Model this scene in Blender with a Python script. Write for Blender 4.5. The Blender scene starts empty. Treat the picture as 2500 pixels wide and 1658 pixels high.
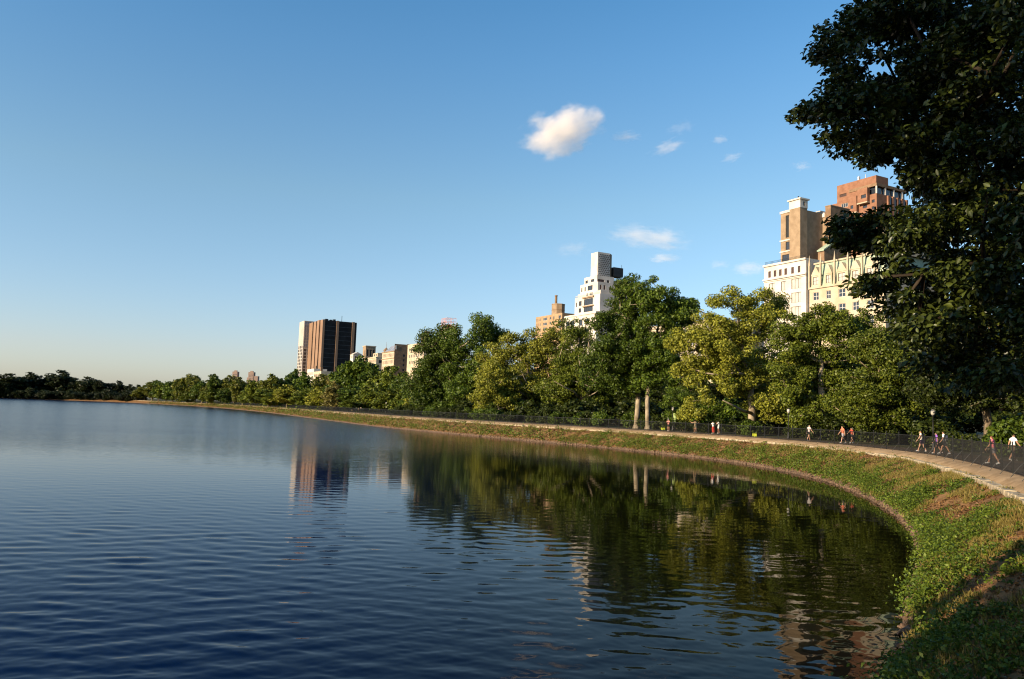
import bpy, bmesh, math, random
import numpy as np
from mathutils import Vector, Matrix

sc = bpy.context.scene
COL = sc.collection
R = math.radians

# ------------------------------------------------------------------ camera
F_PX, IMG_W, IMG_H, CAM_Z = 1900.0, 2500, 1658, 4.75
PITCH, ROLL = math.atan(173.4 / F_PX), R(1.95)
cam = bpy.data.cameras.new('camera')
cam.sensor_width = 36.0
cam.lens = F_PX / IMG_W * 36.0
cam.clip_start = 0.1
cam.clip_end = 20000
cam_o = bpy.data.objects.new('camera', cam)
COL.objects.link(cam_o)
CAM_M = Matrix.Rotation(math.pi / 2 + PITCH, 3, 'X') @ Matrix.Rotation(ROLL, 3, 'Z')
cam_o.matrix_world = Matrix.Translation((0, 0, CAM_Z)) @ CAM_M.to_4x4()
sc.camera = cam_o

# ------------------------------------------------------------------ sky, sun, exposure
SUN_AZ, SUN_EL = R(-121), R(17)      # clockwise from +Y
world = bpy.data.worlds.new('World')
sc.world = world
world.use_nodes = True
wn = world.node_tree.nodes
wn.clear()
w_out = wn.new('ShaderNodeOutputWorld')
w_bg = wn.new('ShaderNodeBackground')
w_sky = wn.new('ShaderNodeTexSky')
w_sky.sky_type = 'NISHITA'
w_sky.sun_disc = False
w_sky.sun_elevation = SUN_EL
w_sky.sun_rotation = SUN_AZ % (2 * math.pi)
w_sky.altitude = 0
w_sky.air_density = 1.1
w_sky.dust_density = 0.75
w_sky.ozone_density = 5.5
w_bg.inputs['Strength'].default_value = 0.135
w_tint = wn.new('ShaderNodeMix')
w_tint.data_type = 'RGBA'
w_tint.blend_type = 'MULTIPLY'
w_tint.inputs[0].default_value = 1.0
# the air takes a warmer cast toward the horizon, all the way round
w_tc = wn.new('ShaderNodeTexCoord')
w_sep = wn.new('ShaderNodeSeparateXYZ')
w_ramp = wn.new('ShaderNodeValToRGB')
world.node_tree.links.new(w_tc.outputs['Generated'], w_sep.inputs[0])
world.node_tree.links.new(w_sep.outputs[2], w_ramp.inputs[0])
w_ramp.color_ramp.elements[0].position = 0.06
w_ramp.color_ramp.elements[0].color = (1.02, 0.81, 0.77, 1)
w_ramp.color_ramp.elements[1].position = 0.52
w_ramp.color_ramp.elements[1].color = (0.58, 0.83, 0.80, 1)
for pos_, col_ in ((0.0, (0.92, 0.84, 0.86, 1)), (0.26, (1.02, 0.89, 0.71, 1)), (0.42, (0.75, 0.87, 0.79, 1))):
    e_ = w_ramp.color_ramp.elements.new(pos_)
    e_.color = col_
world.node_tree.links.new(w_ramp.outputs[0], w_tint.inputs[7])
world.node_tree.links.new(w_sky.outputs[0], w_tint.inputs[6])
world.node_tree.links.new(w_tint.outputs[2], w_bg.inputs[0])
world.node_tree.links.new(w_bg.outputs[0], w_out.inputs[0])

sun = bpy.data.lights.new('sun', 'SUN')
sun.energy = 5.0
sun.angle = R(0.53)
sun.color = (1.0, 0.81, 0.56)
sun_o = bpy.data.objects.new('sun', sun)
COL.objects.link(sun_o)
SUN_DIR = Vector((math.sin(SUN_AZ) * math.cos(SUN_EL), math.cos(SUN_AZ) * math.cos(SUN_EL), math.sin(SUN_EL)))
sun_o.rotation_euler = SUN_DIR.to_track_quat('Z', 'Y').to_euler()
sun_o.location = SUN_DIR * 200

sc.view_settings.view_transform = 'Standard'
sc.view_settings.look = 'None'
sc.view_settings.exposure = 1.0
sc.view_settings.gamma = 1.0
sc.cycles.use_denoising = True
sc.cycles.filter_width = 1.15
sc.cycles.volume_step_rate = 0.35
sc.cycles.max_bounces = 8
sc.cycles.diffuse_bounces = 3
sc.cycles.glossy_bounces = 3
sc.cycles.volume_bounces = 4
sc.cycles.volume_max_steps = 256
sc.cycles.caustics_reflective = False
sc.cycles.caustics_refractive = False

# ------------------------------------------------------------------ survey helpers (photo pixel -> place at a real distance)
def ray(px, py):
    return CAM_M @ Vector(((px - IMG_W / 2) / F_PX, -(py - IMG_H / 2) / F_PX, -1.0))
def at(px, py, depth):
    d = ray(px, py)
    return Vector((0, 0, CAM_Z)) + d * (depth / d.y)
def proj_y(p):
    q = CAM_M.transposed() @ (Vector(p) - Vector((0, 0, CAM_Z)))
    return IMG_H / 2 - F_PX * q.y / -q.z
def ground_at(px, depth, z=2.55):
    py = 1000
    for _ in range(4):
        p = at(px, py, depth)
        p.z = z
        py = proj_y(p)
    return Vector((p.x, p.y, z))

# ------------------------------------------------------------------ object helpers
def tag(o, label=None, cat=None, group=None, kind=None):
    if label: o['label'] = label
    if cat: o['category'] = cat
    if group: o['group'] = group
    if kind: o['kind'] = kind
    return o
def empty(name, loc=(0, 0, 0), rz=0.0, label=None, cat=None, group=None):
    o = bpy.data.objects.new(name, None)
    COL.objects.link(o)
    o.location = loc
    o.rotation_euler = (0, 0, rz)
    o.empty_display_size = 0.3
    return tag(o, label, cat, group)
def link(name, me, parent=None, loc=None):
    o = bpy.data.objects.new(name, me)
    COL.objects.link(o)
    if parent: o.parent = parent
    if loc is not None: o.location = loc
    return o
def mesh_np(name, V, F, mats, smooth=False, midx=None):
    """V (n,3) array, F (m,k) array of one polygon size"""
    V = np.asarray(V, dtype=np.float32); F = np.asarray(F, dtype=np.int32)
    me = bpy.data.meshes.new(name)
    me.vertices.add(len(V)); me.vertices.foreach_set('co', V.ravel())
    k = F.shape[1]
    me.loops.add(F.size); me.loops.foreach_set('vertex_index', F.ravel())
    me.polygons.add(len(F))
    me.polygons.foreach_set('loop_start', np.arange(0, F.size, k, dtype=np.int32))
    me.polygons.foreach_set('loop_total', np.full(len(F), k, dtype=np.int32))
    if smooth: me.polygons.foreach_set('use_smooth', np.ones(len(F), dtype=bool))
    if midx is not None: me.polygons.foreach_set('material_index', np.asarray(midx, dtype=np.int32))
    me.update(calc_edges=True)
    for m in (mats if isinstance(mats, (list, tuple)) else [mats]): me.materials.append(m)
    return me

class MB:
    """collects quads into one mesh"""
    def __init__(s): s.v = []; s.f = []
    def quad(s, a, b, c, d):
        i = len(s.v); s.v += [a, b, c, d]; s.f.append((i, i + 1, i + 2, i + 3)); return s
    def box(s, x0, x1, y0, y1, z0, z1):
        i = len(s.v)
        s.v += [(x0, y0, z0), (x1, y0, z0), (x1, y1, z0), (x0, y1, z0), (x0, y0, z1), (x1, y0, z1), (x1, y1, z1), (x0, y1, z1)]
        for f in ((3, 2, 1, 0), (4, 5, 6, 7), (0, 1, 5, 4), (1, 2, 6, 5), (2, 3, 7, 6), (3, 0, 4, 7)): s.f.append(tuple(i + j for j in f))
        return s
    def hull8(s, b, t):
        """four bottom points, four top points (counter-clockwise)"""
        i = len(s.v); s.v += list(b) + list(t)
        for f in ((3, 2, 1, 0), (4, 5, 6, 7), (0, 1, 5, 4), (1, 2, 6, 5), (2, 3, 7, 6), (3, 0, 4, 7)): s.f.append(tuple(i + j for j in f))
        return s
    def tube(s, pts, rad, n=6, cap=True):
        pts = [Vector(p) for p in pts]
        rings = []
        for k, p in enumerate(pts):
            d = (pts[min(k + 1, len(pts) - 1)] - pts[max(k - 1, 0)]).normalized()
            u = d.cross(Vector((0, 0, 1)) if abs(d.z) < 0.9 else Vector((1, 0, 0))).normalized(); w = d.cross(u)
            r = rad[k] if isinstance(rad, (list, tuple)) else rad
            i = len(s.v)
            for a in range(n):
                t = 2 * math.pi * a / n
                s.v.append(tuple(p + u * (r * math.cos(t)) + w * (r * math.sin(t))))
            rings.append(i)
        for i, j in zip(rings, rings[1:]):
            for a in range(n): s.f.append((i + a, i + (a + 1) % n, j + (a + 1) % n, j + a))
        if cap:
            s.f.append(tuple(rings[0] + a for a in reversed(range(n)))); s.f.append(tuple(rings[-1] + a for a in range(n)))
        return s
    def lathe(s, prof, n=10, c=(0, 0)):
        rings = []
        for r, z in prof:
            i = len(s.v)
            for a in range(n):
                t = 2 * math.pi * a / n; s.v.append((c[0] + r * math.cos(t), c[1] + r * math.sin(t), z))
            rings.append(i)
        for i, j in zip(rings, rings[1:]):
            for a in range(n): s.f.append((i + a, i + (a + 1) % n, j + (a + 1) % n, j + a))
        s.f.append(tuple(rings[0] + a for a in reversed(range(n)))); s.f.append(tuple(rings[-1] + a for a in range(n)))
        return s
    def mesh(s, name, mat, smooth=False):
        me = bpy.data.meshes.new(name); me.from_pydata([tuple(v) for v in s.v], [], s.f); me.update()
        for m in (mat if isinstance(mat, (list, tuple)) else [mat]): me.materials.append(m)
        if smooth:
            for p in me.polygons: p.use_smooth = True
        return me
    def build(s, name, mat, parent=None, smooth=False, loc=None): return link(name, s.mesh(name, mat, smooth), parent, loc)

# value noise
def _h(ix, iy, seed):
    n = (ix.astype(np.int64) * 374761393 + iy.astype(np.int64) * 668265263 + seed * 144665) & 0x7fffffff
    n = (n ^ (n >> 13)) * 1274126177 & 0x7fffffff
    return ((n ^ (n >> 16)) & 0xffff) / 65535.0
def vnoise(x, y, seed=0):
    x = np.asarray(x, float); y = np.asarray(y, float)
    ix, iy = np.floor(x), np.floor(y); fx, fy = x - ix, y - iy
    fx = fx * fx * (3 - 2 * fx); fy = fy * fy * (3 - 2 * fy)
    a = _h(ix, iy, seed); b = _h(ix + 1, iy, seed); c = _h(ix, iy + 1, seed); d = _h(ix + 1, iy + 1, seed)
    return (a * (1 - fx) + b * fx) * (1 - fy) + (c * (1 - fx) + d * fx) * fy
def fbm(x, y, seed=0, o=3):
    s = 0; amp = 0.5; t = 0
    for k in range(o): s = s + amp * vnoise(x * 2 ** k, y * 2 ** k, seed + k); t += amp; amp *= 0.5
    return s / t

# ------------------------------------------------------------------ materials
MATS = {}
def mat(name, col, rough=0.8, col2=None, scale=1.0, bump=0.0, bscale=8.0, spec=0.3, metal=0.0, stretch=(1, 1, 1), detail=5.0, lo=0.35, hi=0.65):
    if name in MATS: return MATS[name]
    m = bpy.data.materials.new(name); m.use_nodes = True
    nt = m.node_tree; N = nt.nodes; b = N['Principled BSDF']
    b.inputs['Roughness'].default_value = rough; b.inputs['Metallic'].default_value = metal
    b.inputs['Specular IOR Level'].default_value = spec
    b.inputs['Base Color'].default_value = (*col, 1)
    if col2 or bump:
        tc = N.new('ShaderNodeTexCoord'); mp = N.new('ShaderNodeMapping'); mp.inputs['Scale'].default_value = stretch
        nt.links.new(tc.outputs['Object'], mp.inputs[0])
    if col2:
        nz = N.new('ShaderNodeTexNoise'); nz.inputs['Scale'].default_value = scale; nz.inputs['Detail'].default_value = detail
        nt.links.new(mp.outputs[0], nz.inputs['Vector'])
        cr = N.new('ShaderNodeValToRGB'); cr.color_ramp.elements[0].position = lo; cr.color_ramp.elements[1].position = hi
        cr.color_ramp.elements[0].color = (*col, 1); cr.color_ramp.elements[1].color = (*col2, 1)
        nt.links.new(nz.outputs['Fac'], cr.inputs[0]); nt.links.new(cr.outputs[0], b.inputs['Base Color'])
    if bump:
        n2 = N.new('ShaderNodeTexNoise'); n2.inputs['Scale'].default_value = bscale; n2.inputs['Detail'].default_value = 6
        nt.links.new(mp.outputs[0], n2.inputs['Vector'])
        bp = N.new('ShaderNodeBump'); bp.inputs['Strength'].default_value = bump; bp.inputs['Distance'].default_value = 0.05
        nt.links.new(n2.outputs['Fac'], bp.inputs['Height']); nt.links.new(bp.outputs[0], b.inputs['Normal'])
    MATS[name] = m
    return m
def leaf_mat(name, c1, c2, trans=0.25, rough=0.5, spec=0.25):
    if name in MATS: return MATS[name]
    m = bpy.data.materials.new(name); m.use_nodes = True
    nt = m.node_tree; N = nt.nodes; L = nt.links; b = N['Principled BSDF']; out = N['Material Output']
    g = N.new('ShaderNodeNewGeometry'); oi = N.new('ShaderNodeObjectInfo')
    cr = N.new('ShaderNodeValToRGB'); cr.color_ramp.elements[0].color = (*c1, 1); cr.color_ramp.elements[1].color = (*c2, 1)
    L.new(g.outputs['Random Per Island'], cr.inputs[0])
    hsv = N.new('ShaderNodeHueSaturation')
    mr = N.new('ShaderNodeMapRange'); mr.inputs['To Min'].default_value = 0.8; mr.inputs['To Max'].default_value = 1.2
    L.new(oi.outputs['Random'], mr.inputs[0]); L.new(mr.outputs[0], hsv.inputs['Value']); L.new(cr.outputs[0], hsv.inputs['Color'])
    L.new(hsv.outputs[0], b.inputs['Base Color'])
    b.inputs['Roughness'].default_value = rough; b.inputs['Specular IOR Level'].default_value = spec
    t = N.new('ShaderNodeBsdfTranslucent'); L.new(hsv.outputs[0], t.inputs['Color'])
    mx = N.new('ShaderNodeMixShader'); mx.inputs[0].default_value = trans
    L.new(b.outputs[0], mx.inputs[1]); L.new(t.outputs[0], mx.inputs[2]); L.new(mx.outputs[0], out.inputs['Surface'])
    MATS[name] = m
    return m

LEAF_MAPLE = leaf_mat('maple_leaves', (0.024, 0.05, 0.005), (0.1, 0.14, 0.012))
LEAF_SYC = leaf_mat('plane_tree_leaves', (0.1, 0.115, 0.01), (0.29, 0.285, 0.032))
LEAF_OLIVE = leaf_mat('olive_leaves', (0.042, 0.066, 0.006), (0.155, 0.18, 0.017))
LEAF_FAR = leaf_mat('far_leaves', (0.045, 0.062, 0.007), (0.15, 0.15, 0.016))
LEAF_FAR_SHADED = leaf_mat('far_shaded_leaves', (0.0101, 0.0168, 0.0042), (0.0252, 0.0336, 0.0084))  # shaded copy of the far leaves, shade of the unlit side in the colour
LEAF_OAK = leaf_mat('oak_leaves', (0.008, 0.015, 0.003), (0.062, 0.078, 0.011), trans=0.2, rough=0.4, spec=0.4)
LEAF_SHRUB = leaf_mat('shrub_leaves', (0.012, 0.022, 0.003), (0.055, 0.07, 0.008))  # albedo lowered so the shade between the trunks sits in the leaf colour
LEAF_YELLOW = leaf_mat('yellow_blossom_leaves', (0.0840, 0.0840, 0.0168), (0.2520, 0.2100, 0.0588))
WEED = leaf_mat('weed_leaves', (0.045, 0.085, 0.008), (0.16, 0.21, 0.022), trans=0.3)
DRY = leaf_mat('dry_litter', (0.11, 0.055, 0.02), (0.28, 0.15, 0.055), trans=0.25)
GRASSY = leaf_mat('olive_grass', (0.1, 0.085, 0.018), (0.25, 0.19, 0.05), trans=0.3)
BARK = mat('bark', (0.10, 0.075, 0.05), 0.9, (0.20, 0.155, 0.10), 2.0, 0.8, 6.0, 0.1, stretch=(1, 1, 0.3))
BARK_PALE = mat('pale_bark', (0.13, 0.10, 0.065), 0.85, (0.33, 0.27, 0.19), 1.6, 0.5, 5.0, 0.1, stretch=(1, 1, 0.5))
SOIL = mat('soil', (0.10, 0.052, 0.022), 0.95, (0.22, 0.12, 0.052), 1.3, 0.8, 6.0, 0.1)
MUD = mat('wet_rubble', (0.05, 0.030, 0.018), 0.8, (0.16, 0.10, 0.06), 5.0, 0.9, 9.0, 0.3)
TRACK = mat('packed_earth', (0.20, 0.135, 0.075), 0.95, (0.30, 0.21, 0.125), 1.1, 0.5, 14.0, 0.1)
SHADE_TRACK = mat('shade_darkened_track', (0.070, 0.046, 0.028), 0.95, (0.115, 0.078, 0.048), 0.9, 0.5, 14.0, 0.1)  # packed earth darkened, the fence shadow is put into the colour
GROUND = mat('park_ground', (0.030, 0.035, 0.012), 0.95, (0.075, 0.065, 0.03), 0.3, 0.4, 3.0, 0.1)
STONE = mat('coping_stone', (0.20, 0.155, 0.10), 0.85, (0.44, 0.37, 0.26), 2.6, 0.6, 7.0, 0.2)
IRON = mat('black_iron', (0.012, 0.012, 0.012), 0.5, spec=0.4)
LAMP_GLASS = mat('lamp_globe', (0.36, 0.34, 0.29), 0.25, spec=0.5)

# ------------------------------------------------------------------ water
def make_water():
    m = bpy.data.materials.new('reservoir_water'); m.use_nodes = True
    nt = m.node_tree; N = nt.nodes; L = nt.links; b = N['Principled BSDF']
    b.inputs['Base Color'].default_value = (0.0016, 0.0028, 0.0036, 1)
    b.inputs['IOR'].default_value = 1.10; b.inputs['Specular IOR Level'].default_value = 0.5
    tc = N.new('ShaderNodeTexCoord'); sep = N.new('ShaderNodeSeparateXYZ'); L.new(tc.outputs['Object'], sep.inputs[0])
    def math_(op, a, c=None, v=None):
        n = N.new('ShaderNodeMath'); n.operation = op
        if hasattr(a, 'links') or hasattr(a, 'is_output'): L.new(a, n.inputs[0])
        else: n.inputs[0].default_value = a
        if c is not None:
            if hasattr(c, 'is_output'): L.new(c, n.inputs[1])
            else: n.inputs[1].default_value = c
        return n.outputs[0]
    def smooth(x, a, c):
        n = N.new('ShaderNodeMapRange'); n.interpolation_type = 'SMOOTHSTEP'
        L.new(x, n.inputs[0]); n.inputs['From Min'].default_value = a; n.inputs['From Max'].default_value = c
        return n.outputs[0]
    def noise(scale, sx, sy, detail=2.0, rot=0.0, rough=0.5):
        mp = N.new('ShaderNodeMapping'); mp.inputs['Scale'].default_value = (sx, sy, 1); mp.inputs['Rotation'].default_value = (0, 0, rot)
        L.new(tc.outputs['Object'], mp.inputs[0])
        n = N.new('ShaderNodeTexNoise'); n.inputs['Scale'].default_value = scale; n.inputs['Detail'].default_value = detail; n.inputs['Roughness'].default_value = rough
        L.new(mp.outputs[0], n.inputs['Vector']); return n.outputs['Fac']
    # wind: rough open water north-west of the sheltered bay
    big = noise(0.012, 1, 1, 3.0)
    wob = math_('MULTIPLY', math_('SUBTRACT', big, 0.5), 30.0)
    yy = math_('ADD', sep.outputs[1], wob)
    far = smooth(yy, 62.0, 120.0)
    side = math_('ADD', math_('MULTIPLY', sep.outputs[1], 0.125), sep.outputs[0])     # x + 0.125 y
    west = smooth(math_('ADD', side, math_('MULTIPLY', wob, 0.08)), 1.0, -6.0)
    gust = math_('MULTIPLY', far, west)
    # deep blue open water, olive shallows toward the east bank
    deep = N.new('ShaderNodeMix'); deep.data_type = 'RGBA'; deep.inputs[6].default_value = (0.0001, 0.005, 0.030, 1); deep.inputs[7].default_value = (0.004, 0.0045, 0.0012, 1)
    L.new(smooth(side, -6.0, 9.0), deep.inputs[0]); L.new(deep.outputs[2], b.inputs['Base Color'])
    # ripples (metres)
    r1 = noise(0.9, 0.42, 1.2, 3.0, R(8))
    r2 = noise(2.9, 0.5, 1.15, 3.0, R(-14))
    r3 = noise(8.0, 0.7, 1.1, 2.0, R(20))
    hgt = math_('ADD', math_('ADD', math_('MULTIPLY', r1, 0.032), math_('MULTIPLY', r2, 0.014)), math_('MULTIPLY', r3, 0.0030))
    # calmer lee along the east bank
    lee = smooth(side, -10.0, 10.0)
    amp = math_('SUBTRACT', 2.4, math_('MULTIPLY', lee, 2.0))
    patch = noise(0.05, 0.6, 1.4, 2.0)
    amp2 = math_('MULTIPLY', amp, math_('ADD', 0.55, math_('MULTIPLY', patch, 0.9)))
    res = N.new('ShaderNodeMapRange'); L.new(sep.outputs[1], res.inputs[0]); res.inputs['From Min'].default_value = 55.0; res.inputs['From Max'].default_value = 110.0; res.inputs['To Min'].default_value = 0.10
    hh = math_('MULTIPLY', math_('MULTIPLY', hgt, amp2), res.outputs[0])
    bp = N.new('ShaderNodeBump'); bp.inputs['Strength'].default_value = 1.0; bp.inputs['Distance'].default_value = 1.0
    L.new(hh, bp.inputs['Height']); L.new(bp.outputs[0], b.inputs['Normal'])
    open_ = math_('SUBTRACT', 1.0, lee)
    rgh = math_('ADD', math_('ADD', 0.02, math_('MULTIPLY', open_, 0.03)), math_('MULTIPLY', gust, 0.09))
    L.new(rgh, b.inputs['Roughness'])
    # near water: real waves on a fan of the surface; beyond it the sheet is flat and the ripples are fine relief
    rs = [8.0]
    while rs[-1] < 118: rs.append(rs[-1] + min(0.38, max(0.045, rs[-1] ** 2 / 4300.0)))
    rs = np.array(rs); az = np.linspace(R(-39), R(39), 410); nr, na = len(rs), len(az)
    X = rs[:, None] * np.sin(az)[None]; Y = rs[:, None] * np.cos(az)[None]
    rg = np.random.default_rng(77); Z = np.zeros_like(X)
    for k in range(46):
        lam = 0.20 * (1.3 / 0.20) ** rg.random(); th = R(82) + rg.normal() * R(36); kk = 2 * math.pi / lam
        foot = np.clip(lam / (2.4 * (rs ** 2 / 4300.0 + 0.03)), 0, 1)[:, None] ** 2           # waves finer than the sheet are left to the relief
        warp = 0.5 * lam * (vnoise(X * 0.23 / max(0.6, lam) + k, Y * 0.23 / max(0.6, lam), k) - 0.5)
        Z += 0.0115 / kk * foot * np.sin(kk * (X * math.cos(th) + Y * math.sin(th) + warp * 2) + rg.random() * 6.28)
    side_ = X + 0.125 * Y; lee_ = np.clip((side_ + 10) / 20, 0, 1); lee_ = lee_ * lee_ * (3 - 2 * lee_)
    gusts = 0.55 + 0.9 * fbm(X * 0.045, Y * 0.09, 21)
    edge = np.clip((118 - rs) / 30, 0, 1)[:, None] * np.clip((rs - 8.0) / 1.0, 0, 1)[:, None] * np.clip((R(39) - np.abs(az)) / R(2), 0, 1)[None]
    Z *= (1.0 - 0.76 * lee_) * gusts * edge
    V = np.stack([X, Y, Z], 2).reshape(-1, 3); idx = np.arange(nr * na).reshape(nr, na)
    Fw = np.stack([idx[:-1, :-1], idx[:-1, 1:], idx[1:, 1:], idx[1:, :-1]], 2).reshape(-1, 4)[:, ::-1]
    o = link('water', mesh_np('water', V, Fw, m, smooth=True))
    bmw = bmesh.new(); bmw.from_mesh(o.data); bmw.verts.ensure_lookup_table()
    loop = list(idx[0, :]) + list(idx[1:, -1]) + list(idx[-1, -2::-1]) + list(idx[-2:0:-1, 0])
    lv = [bmw.verts[i] for i in loop]; ed = [bmw.edges.get((lv[i], lv[(i + 1) % len(lv)])) for i in range(len(lv))]
    ov = [bmw.verts.new(v) for v in ((-1600, -700, 0), (500, -700, 0), (500, 1300, 0), (-1600, 1300, 0))]; ed += [bmw.edges.new((ov[i], ov[(i + 1) % 4])) for i in range(4)]
    r_ = bmesh.ops.triangle_fill(bmw, use_beauty=True, use_dissolve=False, edges=ed)
    for f in bmw.faces:
        if f.normal.z < 0: f.normal_flip()
        f.smooth = True
    bmw.to_mesh(o.data); bmw.free()
    tag(o, 'blue rippled reservoir water reflecting trees and towers', kind='structure')
make_water()

# ------------------------------------------------------------------ shoreline
WCTL = [(-60, -16, 4, 1.44), (-30, -2, 6, 2), (-12, 4, 8, 2), (-3, 7, 8, 2), (3, 10.5, 6, 1.6), (7.2, 15.2, 4.2, 1.30), (10.5, 20.9, 4, 1.22), (15.1, 29.1, 3.7, 1.22),
        (18.1, 35.5, 3.6, 1.22), (20.8, 43, 3.9, 1.30), (23.4, 52.7, 4.6, 1.44), (25.2, 63, 5.4, 1.44), (25.4, 77, 5.4, 1.58), (23.0, 89.7, 5.0, 1.73), (18.5, 100, 5.0, 1.87),
        (12.5, 111.5, 5.2, 2.02), (4, 124.5, 5.5, 2.16), (-7, 142, 5.5, 2.16), (-20, 163, 5.5, 2.16), (-33, 186, 5.5, 2.16), (-61, 248, 5.5, 2.16), (-126, 390, 5.5, 2.16),
        (-208, 541, 5.5, 2.16), (-285, 650, 5.5, 2.16), (-360, 735, 5.5, 2.16), (-430, 752, 5.5, 2.16), (-600, 770, 5.5, 2.16), (-900, 760, 5.5, 2.16), (-1010, 500, 5.5, 2.16),
        (-950, 0, 5.5, 2.16), (-600, -200, 5.5, 2.16), (-200, -90, 5, 1.80)]
def catmull_closed(P, step):
    P = np.array(P, float); n = len(P); out = []
    for i in range(n):
        p0, p1, p2, p3 = P[i - 1], P[i], P[(i + 1) % n], P[(i + 2) % n]
        L = np.linalg.norm((p2 - p1)[:2]); d = min(np.linalg.norm(p1[:2]), np.linalg.norm(p2[:2]))
        m = max(2, int(L / step(d)))
        for t in np.arange(m) / m:
            out.append(0.5 * ((2 * p1) + (-p0 + p2) * t + (2 * p0 - 5 * p1 + 4 * p2 - p3) * t * t + (-p0 + 3 * p1 - 3 * p2 + p3) * t ** 3))
    return np.array(out)
SH = catmull_closed(WCTL, lambda d: min(12.0, max(0.6, d * 0.02)))
WP = SH[:, :2]
_t = np.roll(WP, -1, 0) - np.roll(WP, 1, 0)
_t /= np.linalg.norm(_t, axis=1)[:, None]
WNRM = np.stack([_t[:, 1], -_t[:, 0]], 1)
EW, LW = SH[:, 2], SH[:, 3]
NS = len(WP)
_seg = np.linalg.norm(np.roll(WP, -1, 0) - WP, axis=1)
SLEN = np.concatenate([[0], np.cumsum(_seg)])
Z_WALLFOOT, Z_WALLTOP, Z_PATH = 2.10, 2.26, 2.55
# bank profile: fraction of bank width -> height
PF = np.array([-0.45, 0.0, 0.05, 0.12, 0.2, 0.35, 0.5, 0.65, 0.8, 0.92, 1.0])
PZ = np.array([-0.9, -0.05, 0.20, 0.36, 0.53, 0.90, 1.25, 1.56, 1.82, 2.00, Z_WALLFOOT])
def shore_at(s):
    """arc length -> base point, outward normal, bank width, ledge width (vectorised)"""
    s = np.asarray(s) % SLEN[-1]
    i = np.clip(np.searchsorted(SLEN, s, side='right') - 1, 0, NS - 1); f = ((s - SLEN[i]) / _seg[i])[:, None]; j = (i + 1) % NS
    p = WP[i] * (1 - f) + WP[j] * f; n = WNRM[i] * (1 - f) + WNRM[j] * f; n /= np.linalg.norm(n, axis=1)[:, None]
    f = f[:, 0]
    return p, n, EW[i] * (1 - f) + EW[j] * f, LW[i] * (1 - f) + LW[j] * f
def bank_z(x, y, fr):
    z = np.interp(fr, PF, PZ)
    env = np.clip(fr * 6, 0, 1) * np.clip((1 - fr) * 6, 0, 1)
    return z + env * ((fbm(x * 0.9, y * 0.9, 3) - 0.5) * 0.30) + np.clip(1 - np.abs(fr - 0.05) * 12, 0, 1) * (fbm(x * 2.2, y * 2.2, 9) - 0.5) * 0.22
def offset_ring(off):
    return WP + WNRM * np.asarray(off)[:, None] if np.ndim(off) else WP + WNRM * off
def strip(rows, name, material, smooth=True):
    """rows: list of (NS,3) rings -> closed strip mesh"""
    V = np.concatenate(rows); F = []
    idx = np.arange(NS); nx = (idx + 1) % NS
    for r in range(len(rows) - 1):
        a = r * NS; b = a + NS
        F.append(np.stack([a + nx, a + idx, b + idx, b + nx], 1)[:, ::-1])
    return link(name, mesh_np(name, V, np.concatenate(F), material, smooth))
rows = []
for fr in np.concatenate([PF[:2], np.linspace(0.02, 1.0, 22)]):
    xy = offset_ring(EW * fr); rows.append(np.column_stack([xy, bank_z(xy[:, 0], xy[:, 1], np.full(NS, fr))]))
o = strip(rows, 'bank', [SOIL, MUD])
mi = np.zeros(len(o.data.polygons), dtype=np.int32); mi[:NS * 3] = 1
o.data.polygons.foreach_set('material_index', mi)
tag(o, 'sloping earth bank between the water and the stone coping', kind='structure')
E0 = offset_ring(EW + 0.30); FR = offset_ring(EW + LW)
o = strip([np.column_stack([offset_ring(EW + 0.2), np.full(NS, Z_WALLTOP - 0.30)]), np.column_stack([E0, np.full(NS, Z_WALLTOP - 0.03)]),
           np.column_stack([offset_ring(EW + LW * 0.5), np.full(NS, 2.42)]), np.column_stack([FR, np.full(NS, Z_PATH)])], 'pavement', TRACK)
tag(o, 'tan packed earth ledge between the coping and the fence', kind='structure')
o = strip([np.column_stack([FR, np.full(NS, Z_PATH)]), np.column_stack([offset_ring(EW + LW + 4.2), np.full(NS, Z_PATH + 0.02)])], 'path', SHADE_TRACK)
tag(o, 'running path behind the fence, its earth colour darkened for fence shade', kind='structure')
# park ground beyond the path, one sheet out to the horizon with the reservoir left open
G1 = offset_ring(EW + LW + 4.1); g_in = G1[::3]
bm = bmesh.new()
ring = [bm.verts.new((x, y, Z_PATH + 0.012)) for x, y in g_in]
outer = [bm.verts.new(v) for v in ((-9000, -9000, Z_PATH), (9000, -9000, Z_PATH), (9000, 9000, Z_PATH), (-9000, 9000, Z_PATH))]
ed = [bm.edges.new((ring[i], ring[(i + 1) % len(ring)])) for i in range(len(ring))] + [bm.edges.new((outer[i], outer[(i + 1) % 4])) for i in range(4)]
bmesh.ops.triangle_fill(bm, use_beauty=True, use_dissolve=False, edges=ed)
for f in bm.faces:
    if f.normal.z < 0: f.normal_flip()
me = bpy.data.meshes.new('ground'); bm.to_mesh(me); bm.free(); me.materials.append(GROUND)
tag(link('ground', me), 'shaded park ground under the trees', kind='structure')

def s_of_y(y, lo=5, hi=None):
    """arc length of the shoreline point on the near/right side whose depth is about y"""
    m = (WP[:, 0] > -380) & (WP[:, 1] > -1)
    k = np.where(m)[0]; i = k[np.argmin(np.abs(WP[k, 1] - y))]
    return SLEN[i]
S_NEAR, S_FAR = s_of_y(3.0), s_of_y(730)

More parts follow.
